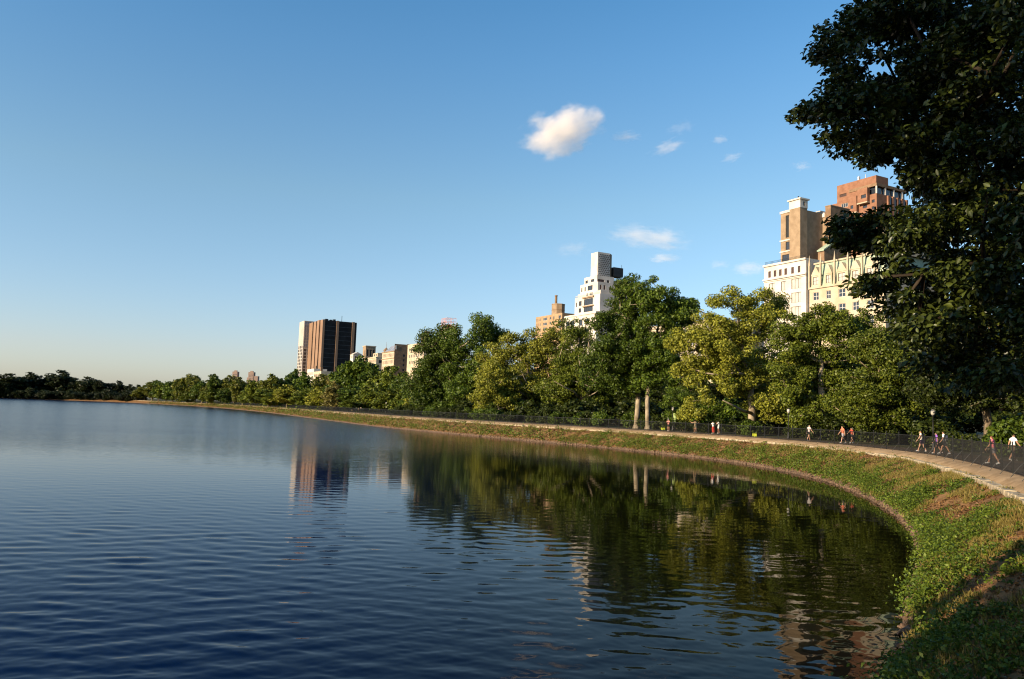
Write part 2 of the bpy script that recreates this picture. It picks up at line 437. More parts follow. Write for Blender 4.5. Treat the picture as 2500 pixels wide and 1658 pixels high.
# retaining wall coping: single stones near, one far run
wall = empty('retaining_wall', (0, 0, 0), label='low pale stone coping wall along the top of the bank', cat='wall')
rng = np.random.default_rng(4)
def stone_mesh(k):
    r = np.random.default_rng(100 + k); b = MB()
    j = lambda: r.uniform(-0.035, 0.035)
    L2, d = 0.5, 0.30
    bot = [(-L2, -d / 2 + j(), -0.30), (L2, -d / 2 + j(), -0.30), (L2, d, -0.30), (-L2, d, -0.30)]
    top = [(-L2 + 0.02, -d / 2 + 0.04 + j(), j()), (L2 - 0.02, -d / 2 + 0.04 + j(), j()), (L2 - 0.02, d, 0), (-L2 + 0.02, d, 0)]
    b.hull8(bot, top); return b.mesh('stone', STONE)
stones = [stone_mesh(k) for k in range(8)]
s = s_of_y(8.0); cnt = 0; far_parts = MB()
while s < S_FAR:
    p, n, ew, lw = shore_at([s]); p, n, ew = p[0], n[0], ew[0]
    d = math.hypot(*p); Ls = float(rng.uniform(0.5, 1.3)) * (1 if d < 60 else 1.5 if d < 140 else 2.2)
    pm, nm, em, _ = shore_at([s + Ls / 2]); q = pm[0] + nm[0] * em[0]; ang = math.atan2(nm[0][1], nm[0][0]) + math.pi / 2
    stretch = Ls * 1.08
    if cnt < 300 and d < 260:
        o = link('stone', stones[rng.integers(8)], wall, (q[0], q[1], Z_WALLTOP + rng.uniform(-0.10, 0.01)))
        o.rotation_euler = (0, 0, ang); o.scale = (stretch - 0.03, 1, 1); cnt += 1
    else:
        c, sn = math.cos(ang), math.sin(ang)
        pts = lambda z: [(q[0] + c * u - sn * v, q[1] + sn * u + c * v, z) for u, v in ((-stretch / 2, -0.15), (stretch / 2, -0.15), (stretch / 2, 0.3), (-stretch / 2, 0.3))]
        far_parts.hull8(pts(Z_WALLTOP - 0.3), pts(Z_WALLTOP + rng.uniform(-0.04, 0.04)))
    s += Ls
o = far_parts.build('stone_run', STONE, wall); o['kind'] = 'stuff'

# ------------------------------------------------------------------ leaves
def leaf_quads(P, Nn, size, rng, asp=0.62, fold=0.18):
    """diamond leaves folded on the midrib. P (n,3), Nn (n,3) normals, size (n,)"""
    n = len(P)
    a = rng.normal(size=(n, 3)); a -= Nn * np.sum(a * Nn, 1)[:, None]; a /= np.linalg.norm(a, axis=1)[:, None] + 1e-9
    b = np.cross(Nn, a); s = size[:, None]
    V = np.empty((n, 4, 3))
    V[:, 0] = P - a * s * 0.5
    V[:, 1] = P + b * s * asp * 0.5 + Nn * s * fold + a * s * 0.05
    V[:, 2] = P + a * s * 0.5
    V[:, 3] = P - b * s * asp * 0.5 + Nn * s * fold + a * s * 0.05
    return V.reshape(-1, 3), np.arange(n * 4).reshape(n, 4)
def unit(v): return v / (np.linalg.norm(v, axis=1)[:, None] + 1e-9)
def blob_points(blobs, K, rng, inner=0.45):
    """sample cluster centres in ellipsoids, biased to the outside, dropping those well inside another one"""
    blobs = np.asarray(blobs, float)
    w = blobs[:, 3] * blobs[:, 4] * blobs[:, 5]; w = w ** (2 / 3); w /= w.sum()
    k = rng.choice(len(blobs), K, p=w)
    d = unit(rng.normal(size=(K, 3))); r = (inner + (1 - inner) * rng.random(K) ** 0.6)
    return blobs[k, :3] + d * r[:, None] * blobs[k, 3:6], d
def crown_mesh(name, C, rc, nleaf, size, rng, material, flat=0.7, up=0.5, rnd=0.7):
    K = len(C); per = rng.multinomial(nleaf, (rc ** 2) / np.sum(rc ** 2)); k = np.repeat(np.arange(K), per)
    d = unit(rng.normal(size=(len(k), 3))); r = rng.random(len(k)) ** 0.42
    P = C[k] + d * (r * rc[k])[:, None] * np.array([1, 1, flat])
    Nn = unit(d * 0.75 + np.array([0, 0, up]) + rng.normal(size=(len(k), 3)) * rnd)
    V, Fq = leaf_quads(P, Nn, size * rng.uniform(0.6, 1.35, len(k)), rng)
    return mesh_np(name, V, Fq, material)
def branch_mesh(name, trunk, tips, r0, material, rng, tip_r=0.03, sides=6, power=2.2):
    """trunk: list of nodes (x,y,z) bottom to top; tips: cluster centres, each joined to the nearest lower node"""
    nodes = [np.array(t, float) for t in trunk]; par = [-1] + list(range(len(trunk) - 1))
    first_ok = max(1, int(len(trunk) * 0.3))
    order = np.argsort(np.linalg.norm(tips - np.array(trunk[-1]) * 0.6 - np.array(trunk[first_ok]) * 0.4, axis=1))
    for i in order:
        t = tips[i]; A = np.array(nodes); dv = t - A; dist = np.linalg.norm(dv, axis=1) + np.where(dv[:, 2] < 0, -dv[:, 2] * 1.2, 0)
        dist[:first_ok] += 50
        j = int(np.argmin(dist)); L = np.linalg.norm(t - nodes[j])
        m = max(1, int(L / 1.6)); prev = j
        for k in range(1, m + 1):
            f = k / m; q = nodes[j] * (1 - f) + t * f
            if k < m: q = q + rng.normal(size=3) * 0.10 * L / m + np.array([0, 0, -0.10 * L * f * (1 - f)])
            nodes.append(q); par.append(prev); prev = len(nodes) - 1
    n = len(nodes); rad = np.zeros(n); ch = [[] for _ in range(n)]
    for i in range(1, n): ch[par[i]].append(i)
    for i in range(n - 1, -1, -1):
        rad[i] = tip_r if not ch[i] else max(tip_r, sum(rad[c] ** power for c in ch[i]) ** (1 / power))
    sc_ = r0 / rad[0]; rad = np.maximum(rad * sc_, tip_r * 0.6)
    b = MB()
    # walk chains
    def chain(i):
        stack = [(i, None)]
        while stack:
            s0, p0 = stack.pop()
            pts = []; rr = []
            if p0 is not None: pts.append(nodes[p0]); rr.append(min(rad[p0], rad[s0] * 1.25))
            cur = s0
            while True:
                pts.append(nodes[cur]); rr.append(rad[cur])
                if not ch[cur]: break
                cs = sorted(ch[cur], key=lambda c: -rad[c])
                for c in cs[1:]: stack.append((c, cur))
                cur = cs[0]
            if len(pts) > 1 and max(rr) > 0.012: b.tube(pts, rr, sides if max(rr) > 0.12 else 4, cap=False)
    chain(0)
    # root flare
    x, y, z = trunk[0]
    b.lathe([(r0 * 1.7, z - 0.15), (r0 * 1.3, z + 0.15), (r0 * 1.05, z + 0.6)], 8, (x, y))
    return b.mesh(name, material, smooth=True)

def make_tree(name, label, loc, blobs, nleaf, leaf, lmat, bmat, r0, seed, K=110, rc=1.3, trunk=None, group=None, inner=0.5, lean=(0, 0), top=0.75, up=0.15):
    """blobs in metres relative to the base"""
    rng = np.random.default_rng(seed)
    t = empty(name, loc, label=label, cat='tree', group=group)
    C, d = blob_points(blobs, K, rng, inner)
    zmin = min(b[2] - b[5] for b in blobs); zmax = max(b[2] + b[5] for b in blobs)
    C[:, 2] = np.maximum(C[:, 2], max(1.2, zmin))
    rcs = rc * rng.uniform(0.45, 1.4, K)
    if trunk is None:
        cx = np.mean([b[0] for b in blobs]); cy = np.mean([b[1] for b in blobs]); H = zmax * top; trunk = []
        for k in range(9):
            f = k / 8; w = max(0, f - 0.25) / 0.75
            trunk.append((cx * w * 0.8 + lean[0] * f + rng.normal() * 0.12 * f, cy * w * 0.8 + lean[1] * f + rng.normal() * 0.12 * f, H * f))
    link('trunk', branch_mesh('trunk', trunk, C, r0, bmat, rng), t)
    # inner filling of larger leaves keeps the crown from being hollow
    Ci, _ = blob_points([(b[0], b[1], b[2], b[3] * 0.62, b[4] * 0.62, b[5] * 0.62) for b in blobs], max(12, K // 4), rng, 0.1)
    rci = np.full(len(Ci), rc * 1.2)
    crown_C = np.concatenate([C, Ci]); crown_r = np.concatenate([rcs, rci])
    link('crown', crown_mesh('crown', crown_C, crown_r, nleaf, leaf, rng, lmat, up=up), t)
    return t
def px_blobs(base_px, depth, L, rng, squash=0.9):
    """ellipses seen in the photograph -> ellipsoids round the trunk, each with its own depth"""
    g = ground_at(base_px, depth); out = []; mpp = depth / F_PX
    for (x, y, rx, ry) in L:
        dy = rng.uniform(-0.55, 0.55) * rx * mpp
        p = at(x, y, depth + dy)
        out.append((p.x - g.x, p.y - g.y, p.z - g.z, rx * mpp * 1.16, rx * mpp * squash, ry * mpp * 1.12))
    return g, out

def hero(name, label, base_px, depth, L, nleaf, leaf, lmat, bmat, r0, seed, **kw):
    g, b = px_blobs(base_px, depth, L, np.random.default_rng(seed + 7))
    return make_tree(name, label, g, b, nleaf, leaf, lmat, bmat, r0, seed, **kw)

hero('maple_tree', 'tall dark green tree with two-tier crown right of the red roofed tower', 1157, 205,
     [(1165, 830, 62, 52), (1130, 900, 72, 60), (1190, 905, 50, 60), (1110, 965, 50, 38), (1200, 825, 30, 30), (1175, 965, 45, 30)], 38000, 0.508, LEAF_MAPLE, BARK_PALE, 0.5, 11, K=120, rc=2.0)
hero('maple_tree', 'broad dark green tree hiding the cream facade beside the tan corner building', 1070, 212,
     [(1050, 880, 46, 70), (1080, 915, 50, 60), (1035, 945, 38, 45), (1090, 850, 36, 46), (1055, 975, 45, 25)], 34000, 0.508, LEAF_MAPLE, BARK, 0.5, 12, K=110, rc=2.0)
hero('plane_tree', 'small spreading tree with pale forked limbs before the dark maples', 1217, 178,
     [(1185, 955, 32, 34), (1215, 925, 36, 36), (1160, 980, 26, 22), (1230, 970, 30, 25)], 15000, 0.410, LEAF_SYC, BARK_PALE, 0.28, 13, K=60, rc=1.4)
hero('plane_tree', 'yellow green plane tree with pale limbs leaning toward the water', 1304, 185,
     [(1225, 880, 50, 46), (1290, 850, 56, 42), (1340, 845, 46, 42), (1250, 935, 56, 42), (1330, 925, 50, 50), (1195, 925, 26, 34), (1290, 965, 60, 26), (1370, 860, 40, 40)], 44000, 0.426, LEAF_SYC, BARK_PALE, 0.62, 14, K=130, rc=1.8, top=0.45, lean=(-2.5, -1))
hero('plane_tree', 'olive plane tree with upright pale limbs left of the tallest tree', 1421, 166,
     [(1400, 860, 50, 50), (1440, 900, 54, 54), (1390, 930, 46, 45), (1455, 955, 46, 34), (1400, 800, 34, 28), (1360, 950, 40, 34)], 38000, 0.394, LEAF_OLIVE, BARK_PALE, 0.55, 15, K=120, rc=1.6)
hero('tall_tree', 'tallest dark green tree, left of its two pale straight trunks', 1553, 126,
     [(1500, 800, 56, 56), (1545, 740, 50, 55), (1480, 860, 54, 48), (1540, 850, 55, 58), (1470, 925, 46, 32), (1540, 935, 44, 34)], 46000, 0.344, LEAF_MAPLE, BARK_PALE, 0.44, 16, K=150, rc=1.25, lean=(0.9, 0.3))
hero('tall_tree', 'tallest dark green tree, right of its two pale straight trunks', 1581, 123,
     [(1585, 728, 54, 44), (1620, 780, 54, 58), (1662, 765, 40, 30), (1600, 865, 54, 55), (1640, 850, 38, 48), (1585, 940, 36, 34), (1690, 750, 18, 16)], 46000, 0.344, LEAF_MAPLE, BARK_PALE, 0.38, 17, K=150, rc=1.25, lean=(-0.3, 0.6))
hero('plane_tree', 'big yellow olive plane tree left of the white ornate building', 1835, 110,
     [(1830, 738, 54, 46), (1770, 765, 52, 52), (1720, 820, 52, 56), (1690, 870, 40, 46), (1790, 850, 62, 56), (1860, 800, 55, 55), (1905, 760, 36, 34), (1830, 920, 62, 52), (1740, 930, 52, 46), (1690, 995, 34, 26), (1900, 900, 52, 55), (1860, 985, 48, 32), (1650, 830, 22, 30), (1755, 860, 60, 50), (1890, 985, 42, 34)], 66000, 0.312, LEAF_SYC, BARK_PALE, 0.55, 18, K=210, rc=1.15)
hero('plane_tree', 'dense olive tree spreading below the ornate green gables', 2010, 94,
     [(1960, 815, 52, 55), (2020, 795, 56, 44), (2080, 825, 52, 46), (1985, 900, 55, 55), (2050, 900, 62, 56), (1965, 980, 52, 40), (2040, 985, 52, 36), (1960, 1020, 36, 18), (2040, 1022, 44, 18), (1930, 950, 40, 45), (1925, 800, 36, 40), (1930, 880, 44, 50), (2110, 790, 40, 40)], 56000, 0.279, LEAF_OLIVE, BARK_PALE, 0.45, 19, K=190, rc=1.0)
hero('plane_tree', 'low spreading olive tree hanging over the path behind the fence bend', 2160, 82,
     [(2130, 850, 52, 50), (2185, 900, 60, 54), (2120, 955, 52, 44), (2205, 975, 50, 36), (2080, 990, 40, 32), (2235, 850, 52, 52), (2110, 1020, 46, 20), (2180, 1028, 44, 18), (2240, 940, 46, 46)], 52000, 0.246, LEAF_OLIVE, BARK, 0.4, 20, K=180, rc=0.95)
hero('multi_stem_tree', 'dark spreading tree with leaning stems behind the pink shirted walker', 2413, 66,
     [(2300, 880, 74, 64), (2380, 850, 74, 66), (2450, 900, 64, 66), (2350, 960, 60, 32), (2470, 965, 50, 30), (2270, 955, 44, 32), (2480, 800, 56, 70)], 56000, 0.213, LEAF_SHRUB, BARK, 0.32, 21, K=190, rc=0.85)
hero('shade_tree', 'dark leafy tree at the right edge behind the fence', 2580, 58,
     [(2540, 850, 80, 80), (2600, 940, 70, 60), (2520, 950, 50, 40), (2640, 840, 80, 80)], 38000, 0.213, LEAF_SHRUB, BARK, 0.35, 22, K=130, rc=0.9)
hero('young_tree', 'young bright green tree beside the lamp post with the banner', 1662, 117,
     [(1660, 980, 36, 30), (1640, 1008, 22, 16), (1685, 1000, 24, 20)], 7500, 0.246, LEAF_MAPLE, BARK_PALE, 0.06, 23, K=40, rc=0.7)
hero('young_tree', 'young thin tree behind the two people in white and red', 1727, 113,
     [(1725, 985, 28, 28), (1740, 1005, 20, 16)], 6000, 0.246, LEAF_MAPLE, BARK_PALE, 0.06, 24, K=34, rc=0.7)

def pale_limbs(tree, base_px, depth, runs):
    """bare pale limbs reaching toward the light in front of the crown"""
    b = MB(); g = tree.location
    for r0, pts in runs:
        P = [at(x, y, depth - dd) - g for x, y, dd in pts]; n = len(P)
        b.tube(P, [r0 * (1 - 0.8 * k / (n - 1)) for k in range(n)], 6)
    for m_ in (b.mesh('limb', BARK_PALE, True),): link('limb', m_, tree)
def find_tree(txt): return [o for o in bpy.data.objects if txt in str(o.get('label', ''))][0]
pale_limbs(find_tree('pale limbs leaning toward'), 1304, 185, [(0.42, [(1304, 992, 0), (1285, 982, 2), (1262, 974, 4), (1238, 961, 6)]), (0.34, [(1302, 985, 0.5), (1282, 965, 3), (1262, 952, 5.5), (1248, 935, 6.8)]), (0.28, [(1304, 988, 0.5), (1298, 962, 3), (1290, 945, 5), (1270, 900, 7)])])
pale_limbs(find_tree('olive plane tree with upright'), 1421, 166, [(0.30, [(1421, 985, 0.5), (1424, 940, 3), (1418, 905, 4.5), (1412, 868, 5.8)]), (0.24, [(1420, 978, 0.5), (1400, 955, 3.5), (1380, 946, 5), (1352, 930, 6)]), (0.22, [(1423, 980, 0.5), (1444, 945, 3.5), (1462, 905, 5), (1478, 880, 5.6)]), (0.20, [(1422, 975, 0.5), (1452, 960, 3.5), (1475, 940, 5)])])
pale_limbs(find_tree('big yellow olive plane'), 1835, 110, [(0.26, [(1838, 1010, 0), (1815, 1003, 2), (1790, 990, 3.4), (1764, 977, 4.6)])])
# trees standing behind the front rows: three shared forms, copied
def proto_tree(seed, lm, bm_, nleaf, leaf, K, rc, shape):
    t = make_tree('park_tree', 'x', (0, 0, 0), shape, nleaf, leaf, lm, bm_, 0.4, seed, K=K, rc=rc)
    return t
SHAPES = [[(0, 0, 12, 6.5, 6.5, 6.5), (-3, 1, 8, 5, 5, 4.5), (3.5, -1, 9, 5, 5, 5), (0.5, 0, 16.5, 4, 4, 3.5)],
          [(0, 0, 9, 7.5, 7, 5.5), (-4, 0, 12, 4, 4, 4), (3, 1, 14, 5, 5, 5.5), (1, -2, 6, 6, 6, 3.5)],
          [(-1, 0, 14, 5, 5, 5.5), (2, 0, 8.5, 6.5, 6.5, 5.5), (-4, 1, 7.5, 4.5, 4.5, 4.5), (4.5, 0, 13, 3.5, 3.5, 4)],
          [(0, 0, 7, 7, 7, 6), (-3, 0, 12, 4.5, 4.5, 5), (2.5, 0, 16, 3.8, 3.8, 4), (4, 0, 10, 4.5, 4.5, 4.5)]]
PROTO_USED = {}
PROTOS = {}
def get_proto(kind, i):
    if (kind, i) not in PROTOS:
        if kind == 'far': PROTOS[(kind, i)] = proto_tree(60 + i, LEAF_FAR, BARK, 5200, 1.25, 60, 2.1, SHAPES[i])
        else: PROTOS[(kind, i)] = proto_tree(70 + i, LEAF_MAPLE, BARK, 14000, 0.68, 90, 1.7, SHAPES[i])
    return PROTOS[(kind, i)]
def place_tree(kind, i, loc, w, h, rz, lmat, label, group, name='park_tree'):
    src = get_proto(kind, i)
    if PROTO_USED.get((kind, i)):
        t = src.copy(); COL.objects.link(t)
        kids = []
        for c in src.children:
            q = c.copy(); COL.objects.link(q); q.parent = t; kids.append(q)
    else:
        t = src; kids = list(src.children); PROTO_USED[(kind, i)] = True
    t.name = name; t.location = loc; t.rotation_euler = (0, 0, rz); t.scale = (w / 15.0, w / 15.0, h / 20.0)
    tag(t, label, 'tree', group)
    for q in kids:
        if q.name.startswith('crown'):
            q.material_slots[0].link = 'OBJECT'; q.material_slots[0].material = lmat
    return t
ORD = ['first', 'second', 'third', 'fourth', 'fifth', 'sixth', 'seventh', 'eighth', 'ninth', 'tenth', 'eleventh', 'twelfth', 'thirteenth', 'fourteenth', 'fifteenth',
       'sixteenth', 'seventeenth', 'eighteenth', 'nineteenth', 'twentieth', 'twenty-first', 'twenty-second', 'twenty-third', 'twenty-fourth', 'twenty-fifth', 'twenty-sixth',
       'twenty-seventh', 'twenty-eighth', 'twenty-ninth', 'thirtieth', 'thirty-first', 'thirty-second', 'thirty-third', 'thirty-fourth', 'thirty-fifth', 'thirty-sixth', 'thirty-seventh', 'thirty-eighth', 'thirty-ninth', 'fortieth']
def tree_row(rows_, kind, label, group, seed):
    rg = random.Random(seed)
    for k, (x, ytop, wpx, dep, lm) in enumerate(sorted(rows_, key=lambda r: r[0])):
        g = ground_at(x, dep); tp = at(x, ytop, dep); h = (tp.z - g.z) * 0.97; w = wpx * dep / F_PX * (1.25 if kind == 'far' else 1.0)
        place_tree(kind, rg.randrange(4), g, w, h, rg.uniform(0, 6.28), lm, label % ORD[k], group)
D_, FA, SY, OL, MA, YE, SB = LEAF_FAR_SHADED, LEAF_FAR, LEAF_SYC, LEAF_OLIVE, LEAF_MAPLE, LEAF_YELLOW, LEAF_SHRUB
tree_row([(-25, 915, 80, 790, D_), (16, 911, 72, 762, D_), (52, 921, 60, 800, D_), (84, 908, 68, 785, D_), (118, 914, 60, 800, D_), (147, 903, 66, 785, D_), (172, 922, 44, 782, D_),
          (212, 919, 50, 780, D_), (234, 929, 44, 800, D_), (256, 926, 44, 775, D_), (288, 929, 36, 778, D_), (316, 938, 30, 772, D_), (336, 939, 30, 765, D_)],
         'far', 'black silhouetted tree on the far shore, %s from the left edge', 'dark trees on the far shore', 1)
tree_row([(352, 940, 40, 735, FA), (371, 926, 44, 720, FA), (387, 927, 36, 712, MA), (405, 935, 40, 672, OL), (421, 920, 46, 655, MA), (440, 932, 40, 640, OL), (457, 911, 48, 640, FA), (475, 916, 44, 610, FA),
          (493, 928, 40, 575, MA), (515, 912, 48, 560, FA), (540, 913, 52, 540, MA), (571, 913, 56, 515, FA), (592, 922, 44, 470, FA), (548, 945, 40, 500, MA), (505, 950, 36, 540, OL), (460, 955, 34, 600, OL), (610, 945, 40, 455, OL)],
         'far', 'sunlit green tree in the far east shore row, %s from its left end', 'far east shore trees', 2)
tree_row([(636, 926, 60, 430, OL), (672, 912, 70, 420, FA), (712, 899, 64, 430, MA), (748, 906, 60, 400, MA), (782, 908, 56, 390, FA), (813, 903, 40, 372, YE), (845, 880, 74, 352, MA), (876, 866, 84, 345, MA), (903, 884, 66, 335, MA),
          (930, 892, 70, 318, OL), (957, 893, 66, 305, OL), (980, 905, 60, 300, MA), (655, 948, 60, 372, OL), (700, 938, 60, 352, SY), (738, 945, 56, 335, OL), (780, 942, 60, 318, SY), (818, 930, 56, 305, YE),
          (860, 940, 70, 292, MA), (905, 930, 70, 276, OL), (945, 945, 66, 262, OL), (985, 948, 60, 250, OL), (1008, 930, 52, 246, MA), (850, 975, 44, 272, OL), (1015, 962, 48, 228, SY)],
         'far', 'bushy tree in the stand below the dark tower, %s from its left end', 'mid distance shore trees', 3)
tree_row([(1010, 900, 120, 265, MA), (1110, 880, 130, 250, MA), (1200, 880, 120, 240, MA), (1290, 880, 120, 225, OL), (1370, 860, 120, 215, MA), (1450, 860, 120, 200, MA), (1530, 850, 130, 175, MA), (1620, 850, 140, 165, MA), (1695, 880, 120, 160, SB),
          (1770, 850, 150, 150, MA), (1850, 830, 150, 145, MA), (1940, 830, 150, 135, MA), (2030, 830, 170, 130, MA), (2120, 830, 170, 120, SB), (2220, 810, 190, 110, SB), (2330, 800, 210, 105, SB), (2450, 790, 220, 95, SB), (2580, 780, 240, 90, SB)],
         'mid', 'dark green tree half hidden in the rear row, %s from the tan building', 'rear row of park trees', 4)

tree_row([(1060, 950, 110, 240, SB), (1150, 945, 110, 225, SB), (1250, 940, 110, 215, SB), (1340, 940, 110, 200, SB), (1400, 920, 110, 195, SB), (1480, 930, 120, 180, SB), (1560, 920, 120, 165, SB), (1630, 930, 130, 158, SB), (1690, 930, 130, 152, SB),
          (1750, 920, 130, 145, SB), (1830, 920, 140, 135, SB), (1920, 910, 150, 126, SB), (2010, 910, 160, 120, SB), (2110, 900, 170, 112, SB), (2210, 890, 190, 104, SB), (2330, 880, 210, 96, SB), (2450, 870, 230, 88, SB)],
         'mid', 'low bushy tree filling the dark gaps between trunks, %s from the left', 'low trees behind the trunks', 5)

# shrubs of the understorey
SHRUB_SRC = []
def shrub_proto(seed):
    rng = np.random.default_rng(seed)
    blobs = [(rng.uniform(-0.8, 0.8), rng.uniform(-0.6, 0.6), rng.uniform(0.5, 1.3), rng.uniform(0.6, 1.1), rng.uniform(0.6, 1.0), rng.uniform(0.5, 0.8)) for _ in range(5)]
    t = empty('shrub', (0, 0, 0)); C, d = blob_points(blobs, 40, rng, 0.3); C[:, 2] = np.maximum(C[:, 2], 0.25)
    link('foliage', crown_mesh('foliage', C, 0.4 * rng.uniform(0.7, 1.3, 40), 3600, 0.20, rng, LEAF_SHRUB, flat=0.9), t)
    b = MB()
    for k in range(6):
        c = C[k * 5]; b.tube([(c[0] * 0.1, c[1] * 0.1, -0.1), (c[0] * 0.5, c[1] * 0.5, c[2] * 0.6), tuple(c)], [0.035, 0.025, 0.012], 5)
    b.build('stem', BARK, t); return t
SHRUB_SRC = [shrub_proto(90 + k) for k in range(4)]
_used = set()
def place_shrub(loc, sx, sz, rz, label, lm):
    k = random.randrange(4); src = SHRUB_SRC[k]
    if k in _used:
        t = src.copy(); COL.objects.link(t); kids = []
        for c in src.children:
            q = c.copy(); COL.objects.link(q); q.parent = t; kids.append(q)
    else: t = src; kids = list(src.children); _used.add(k)
    t.location = loc; t.scale = (sx, sx, sz); t.rotation_euler = (0, 0, rz); tag(t, label, 'shrub', 'shrubs behind the running path')
    for q in kids:
        if q.name.startswith('foliage'): q.material_slots[0].link = 'OBJECT'; q.material_slots[0].material = lm
random.seed(12)
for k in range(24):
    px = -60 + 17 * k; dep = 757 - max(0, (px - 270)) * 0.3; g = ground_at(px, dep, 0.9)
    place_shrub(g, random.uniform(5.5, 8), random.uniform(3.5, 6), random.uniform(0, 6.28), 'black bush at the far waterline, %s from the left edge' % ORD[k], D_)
S0, S1 = s_of_y(52), s_of_y(300)
k = 0
for s in np.arange(S0, S1, 4.6):
    p, n, ew, lw = shore_at([s + random.uniform(-1, 1)])
    if k < 40:
        off = ew[0] + lw[0] + random.uniform(6.0, 9.5); q = p[0] + n[0] * off
        place_shrub((q[0], q[1], Z_PATH - 0.05), random.uniform(1.1, 1.9), random.uniform(0.9, 1.7), random.uniform(0, 6.28), 'green shrub behind the running path, %s from the fence bend' % ORD[k], random.choice([SB, SB, SB, MA]))
    k += 1
k = 0
for s in np.arange(s_of_y(40), s_of_y(240), 5.4):
    p, n, ew, lw = shore_at([s + random.uniform(-1, 1)])
    if k < 40:
        off = ew[0] + lw[0] + random.uniform(15, 21); q = p[0] + n[0] * off
        place_shrub((q[0], q[1], Z_PATH - 0.05), random.uniform(2.2, 3.2), random.uniform(2.0, 3.0), random.uniform(0, 6.28), 'large dark shrub deep under the trees, %s from the right' % ORD[k], random.choice([SB, MA, SB]))
    k += 1

# ------------------------------------------------------------------ foreground oak hanging in from the right
def in_poly(x, y, poly):
    c = False; j = len(poly) - 1
    for i in range(len(poly)):
        if (poly[i][1] > y) != (poly[j][1] > y) and x < (poly[j][0] - poly[i][0]) * (y - poly[i][1]) / (poly[j][1] - poly[i][1]) + poly[i][0]: c = not c
        j = i
    return c
def make_oak():
    rng = np.random.default_rng(5)
    poly = [(2126, -320), (2121, 0), (2061, 45), (2016, 68), (2038, 100), (1998, 134), (2008, 165), (2066, 198), (1994, 222), (2021, 250), (1948, 278), (1986, 308), (2034, 338), (2061, 372), (2172, 398), (2205, 430), (2258, 470), (2248, 525), (2125, 528), (2022, 546), (2040, 580), (2118, 612), (2150, 650), (2110, 690), (2105, 722), (2155, 755), (2205, 790), (2240, 850), (2266, 900), (2400, 950), (2600, 975), (3400, 900), (3500, 300), (3300, -500), (2126, -520)]
    base = ground_at(3120, 20.5); cz = 10.5
    cen = at(2980, 330, 20.0)
    C = []; seen_ = []
    while len(C) < 2700:
        px = 1950 + 1500 * rng.random() ** 1.25; py = rng.uniform(-500, 960)
        if not in_poly(px, py, poly): continue
        if (px - 2225) ** 2 / 45 ** 2 + (py - 500) ** 2 / 28 ** 2 < 1: continue
        if (px - 2455) ** 2 / 50 ** 2 + (py - 265) ** 2 / 45 ** 2 < 1 and rng.random() < 0.7: continue
        half = 1.2 + 4.5 * min(1, max(0, (px - 1950) / 700))
        dep = 18.5 + rng.uniform(-1, 1) * half
        C.append(at(px, py, dep)); seen_.append(1.0 if px < 2570 and py > -70 else 0.33)
    C = np.array([tuple(c) for c in C])
    rcs = 0.40 * rng.uniform(0.55, 1.35, len(C))
    t = empty('oak_tree', base, label='big dark oak in the foreground whose branches fill the upper right', cat='tree')
    Cl = C - np.array(base)
    trunk = [(0, 0, 0), (-0.1, 0, 1.5), (-0.2, 0.05, 3), (-0.5, 0, 4.5), (-0.9, 0.1, 6), (-1.3, 0.0, 7.5), (-1.6, -0.1, 9), (-1.9, 0, 10.5), (-2.0, 0.1, 12)]
    # limbs first, then twigs to every spray
    limb_t = [at(2700, 60, 19.5), at(2500, 98, 18.5), at(2400, 122, 18), at(2390, 180, 18.5), at(2560, 80, 19), at(2600, 420, 19), at(2350, 300, 18), at(2300, 600, 18), at(2200, 340, 18), at(2150, 560, 18), at(2450, 700, 19), at(2150, 120, 18.5), at(2700, 700, 21), at(2900, 0, 22)]
    tips = np.concatenate([np.array([tuple(p) for p in limb_t]) - np.array(base), Cl[rng.permutation(len(Cl))[:300]]])
    link('trunk', branch_mesh('trunk', trunk, tips, 0.42, mat('oak_bark', (0.022, 0.016, 0.011), 0.9, (0.05, 0.037, 0.025), 2.0, 0.8, 6.0, 0.1), rng, tip_r=0.010, sides=8, power=1.85), t)
    # leaf sprays: pointed lobed leaves round each twig end
    n = 150000; wgt = np.array(seen_) * rcs ** 2; k = rng.choice(len(Cl), n, p=wgt / wgt.sum())
    d = unit(rng.normal(size=(n, 3))); r = rng.random(n) ** 0.5
    P = Cl[k] + d * (r * rcs[k])[:, None] * np.array([1.15, 1.15, 0.62])
    Nn = unit(d * 0.35 + np.array([0, 0, 0.75]) + rng.normal(size=(n, 3)) * 0.6)
    outd = unit(Cl - (np.array(cen) - np.array(base)))[k]
    a = unit(outd * 0.8 + d * 0.8 + rng.normal(size=(n, 3)) * 0.5 + np.array([0, 0, -0.25]))
    a = unit(a - Nn * np.sum(a * Nn, 1)[:, None]); b = np.cross(Nn, a); s = (0.145 * rng.uniform(0.65, 1.3, n))[:, None]
    V = np.empty((n, 6, 3))
    V[:, 0] = P - a * s * 0.5
    V[:, 1] = P - a * s * 0.12 + b * s * 0.24 + Nn * s * 0.08
    V[:, 2] = P + a * s * 0.2 + b * s * 0.27 + Nn * s * 0.08
    V[:, 3] = P + a * s * 0.55 - Nn * s * 0.10
    V[:, 4] = P + a * s * 0.2 - b * s * 0.27 + Nn * s * 0.08
    V[:, 5] = P - a * s * 0.12 - b * s * 0.24 + Nn * s * 0.08
    i = np.arange(n)[:, None] * 6
    Fq = np.concatenate([i + np.array([[0, 1, 2, 3]]), i + np.array([[0, 3, 4, 5]])])
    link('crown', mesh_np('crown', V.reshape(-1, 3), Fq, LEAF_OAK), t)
make_oak()
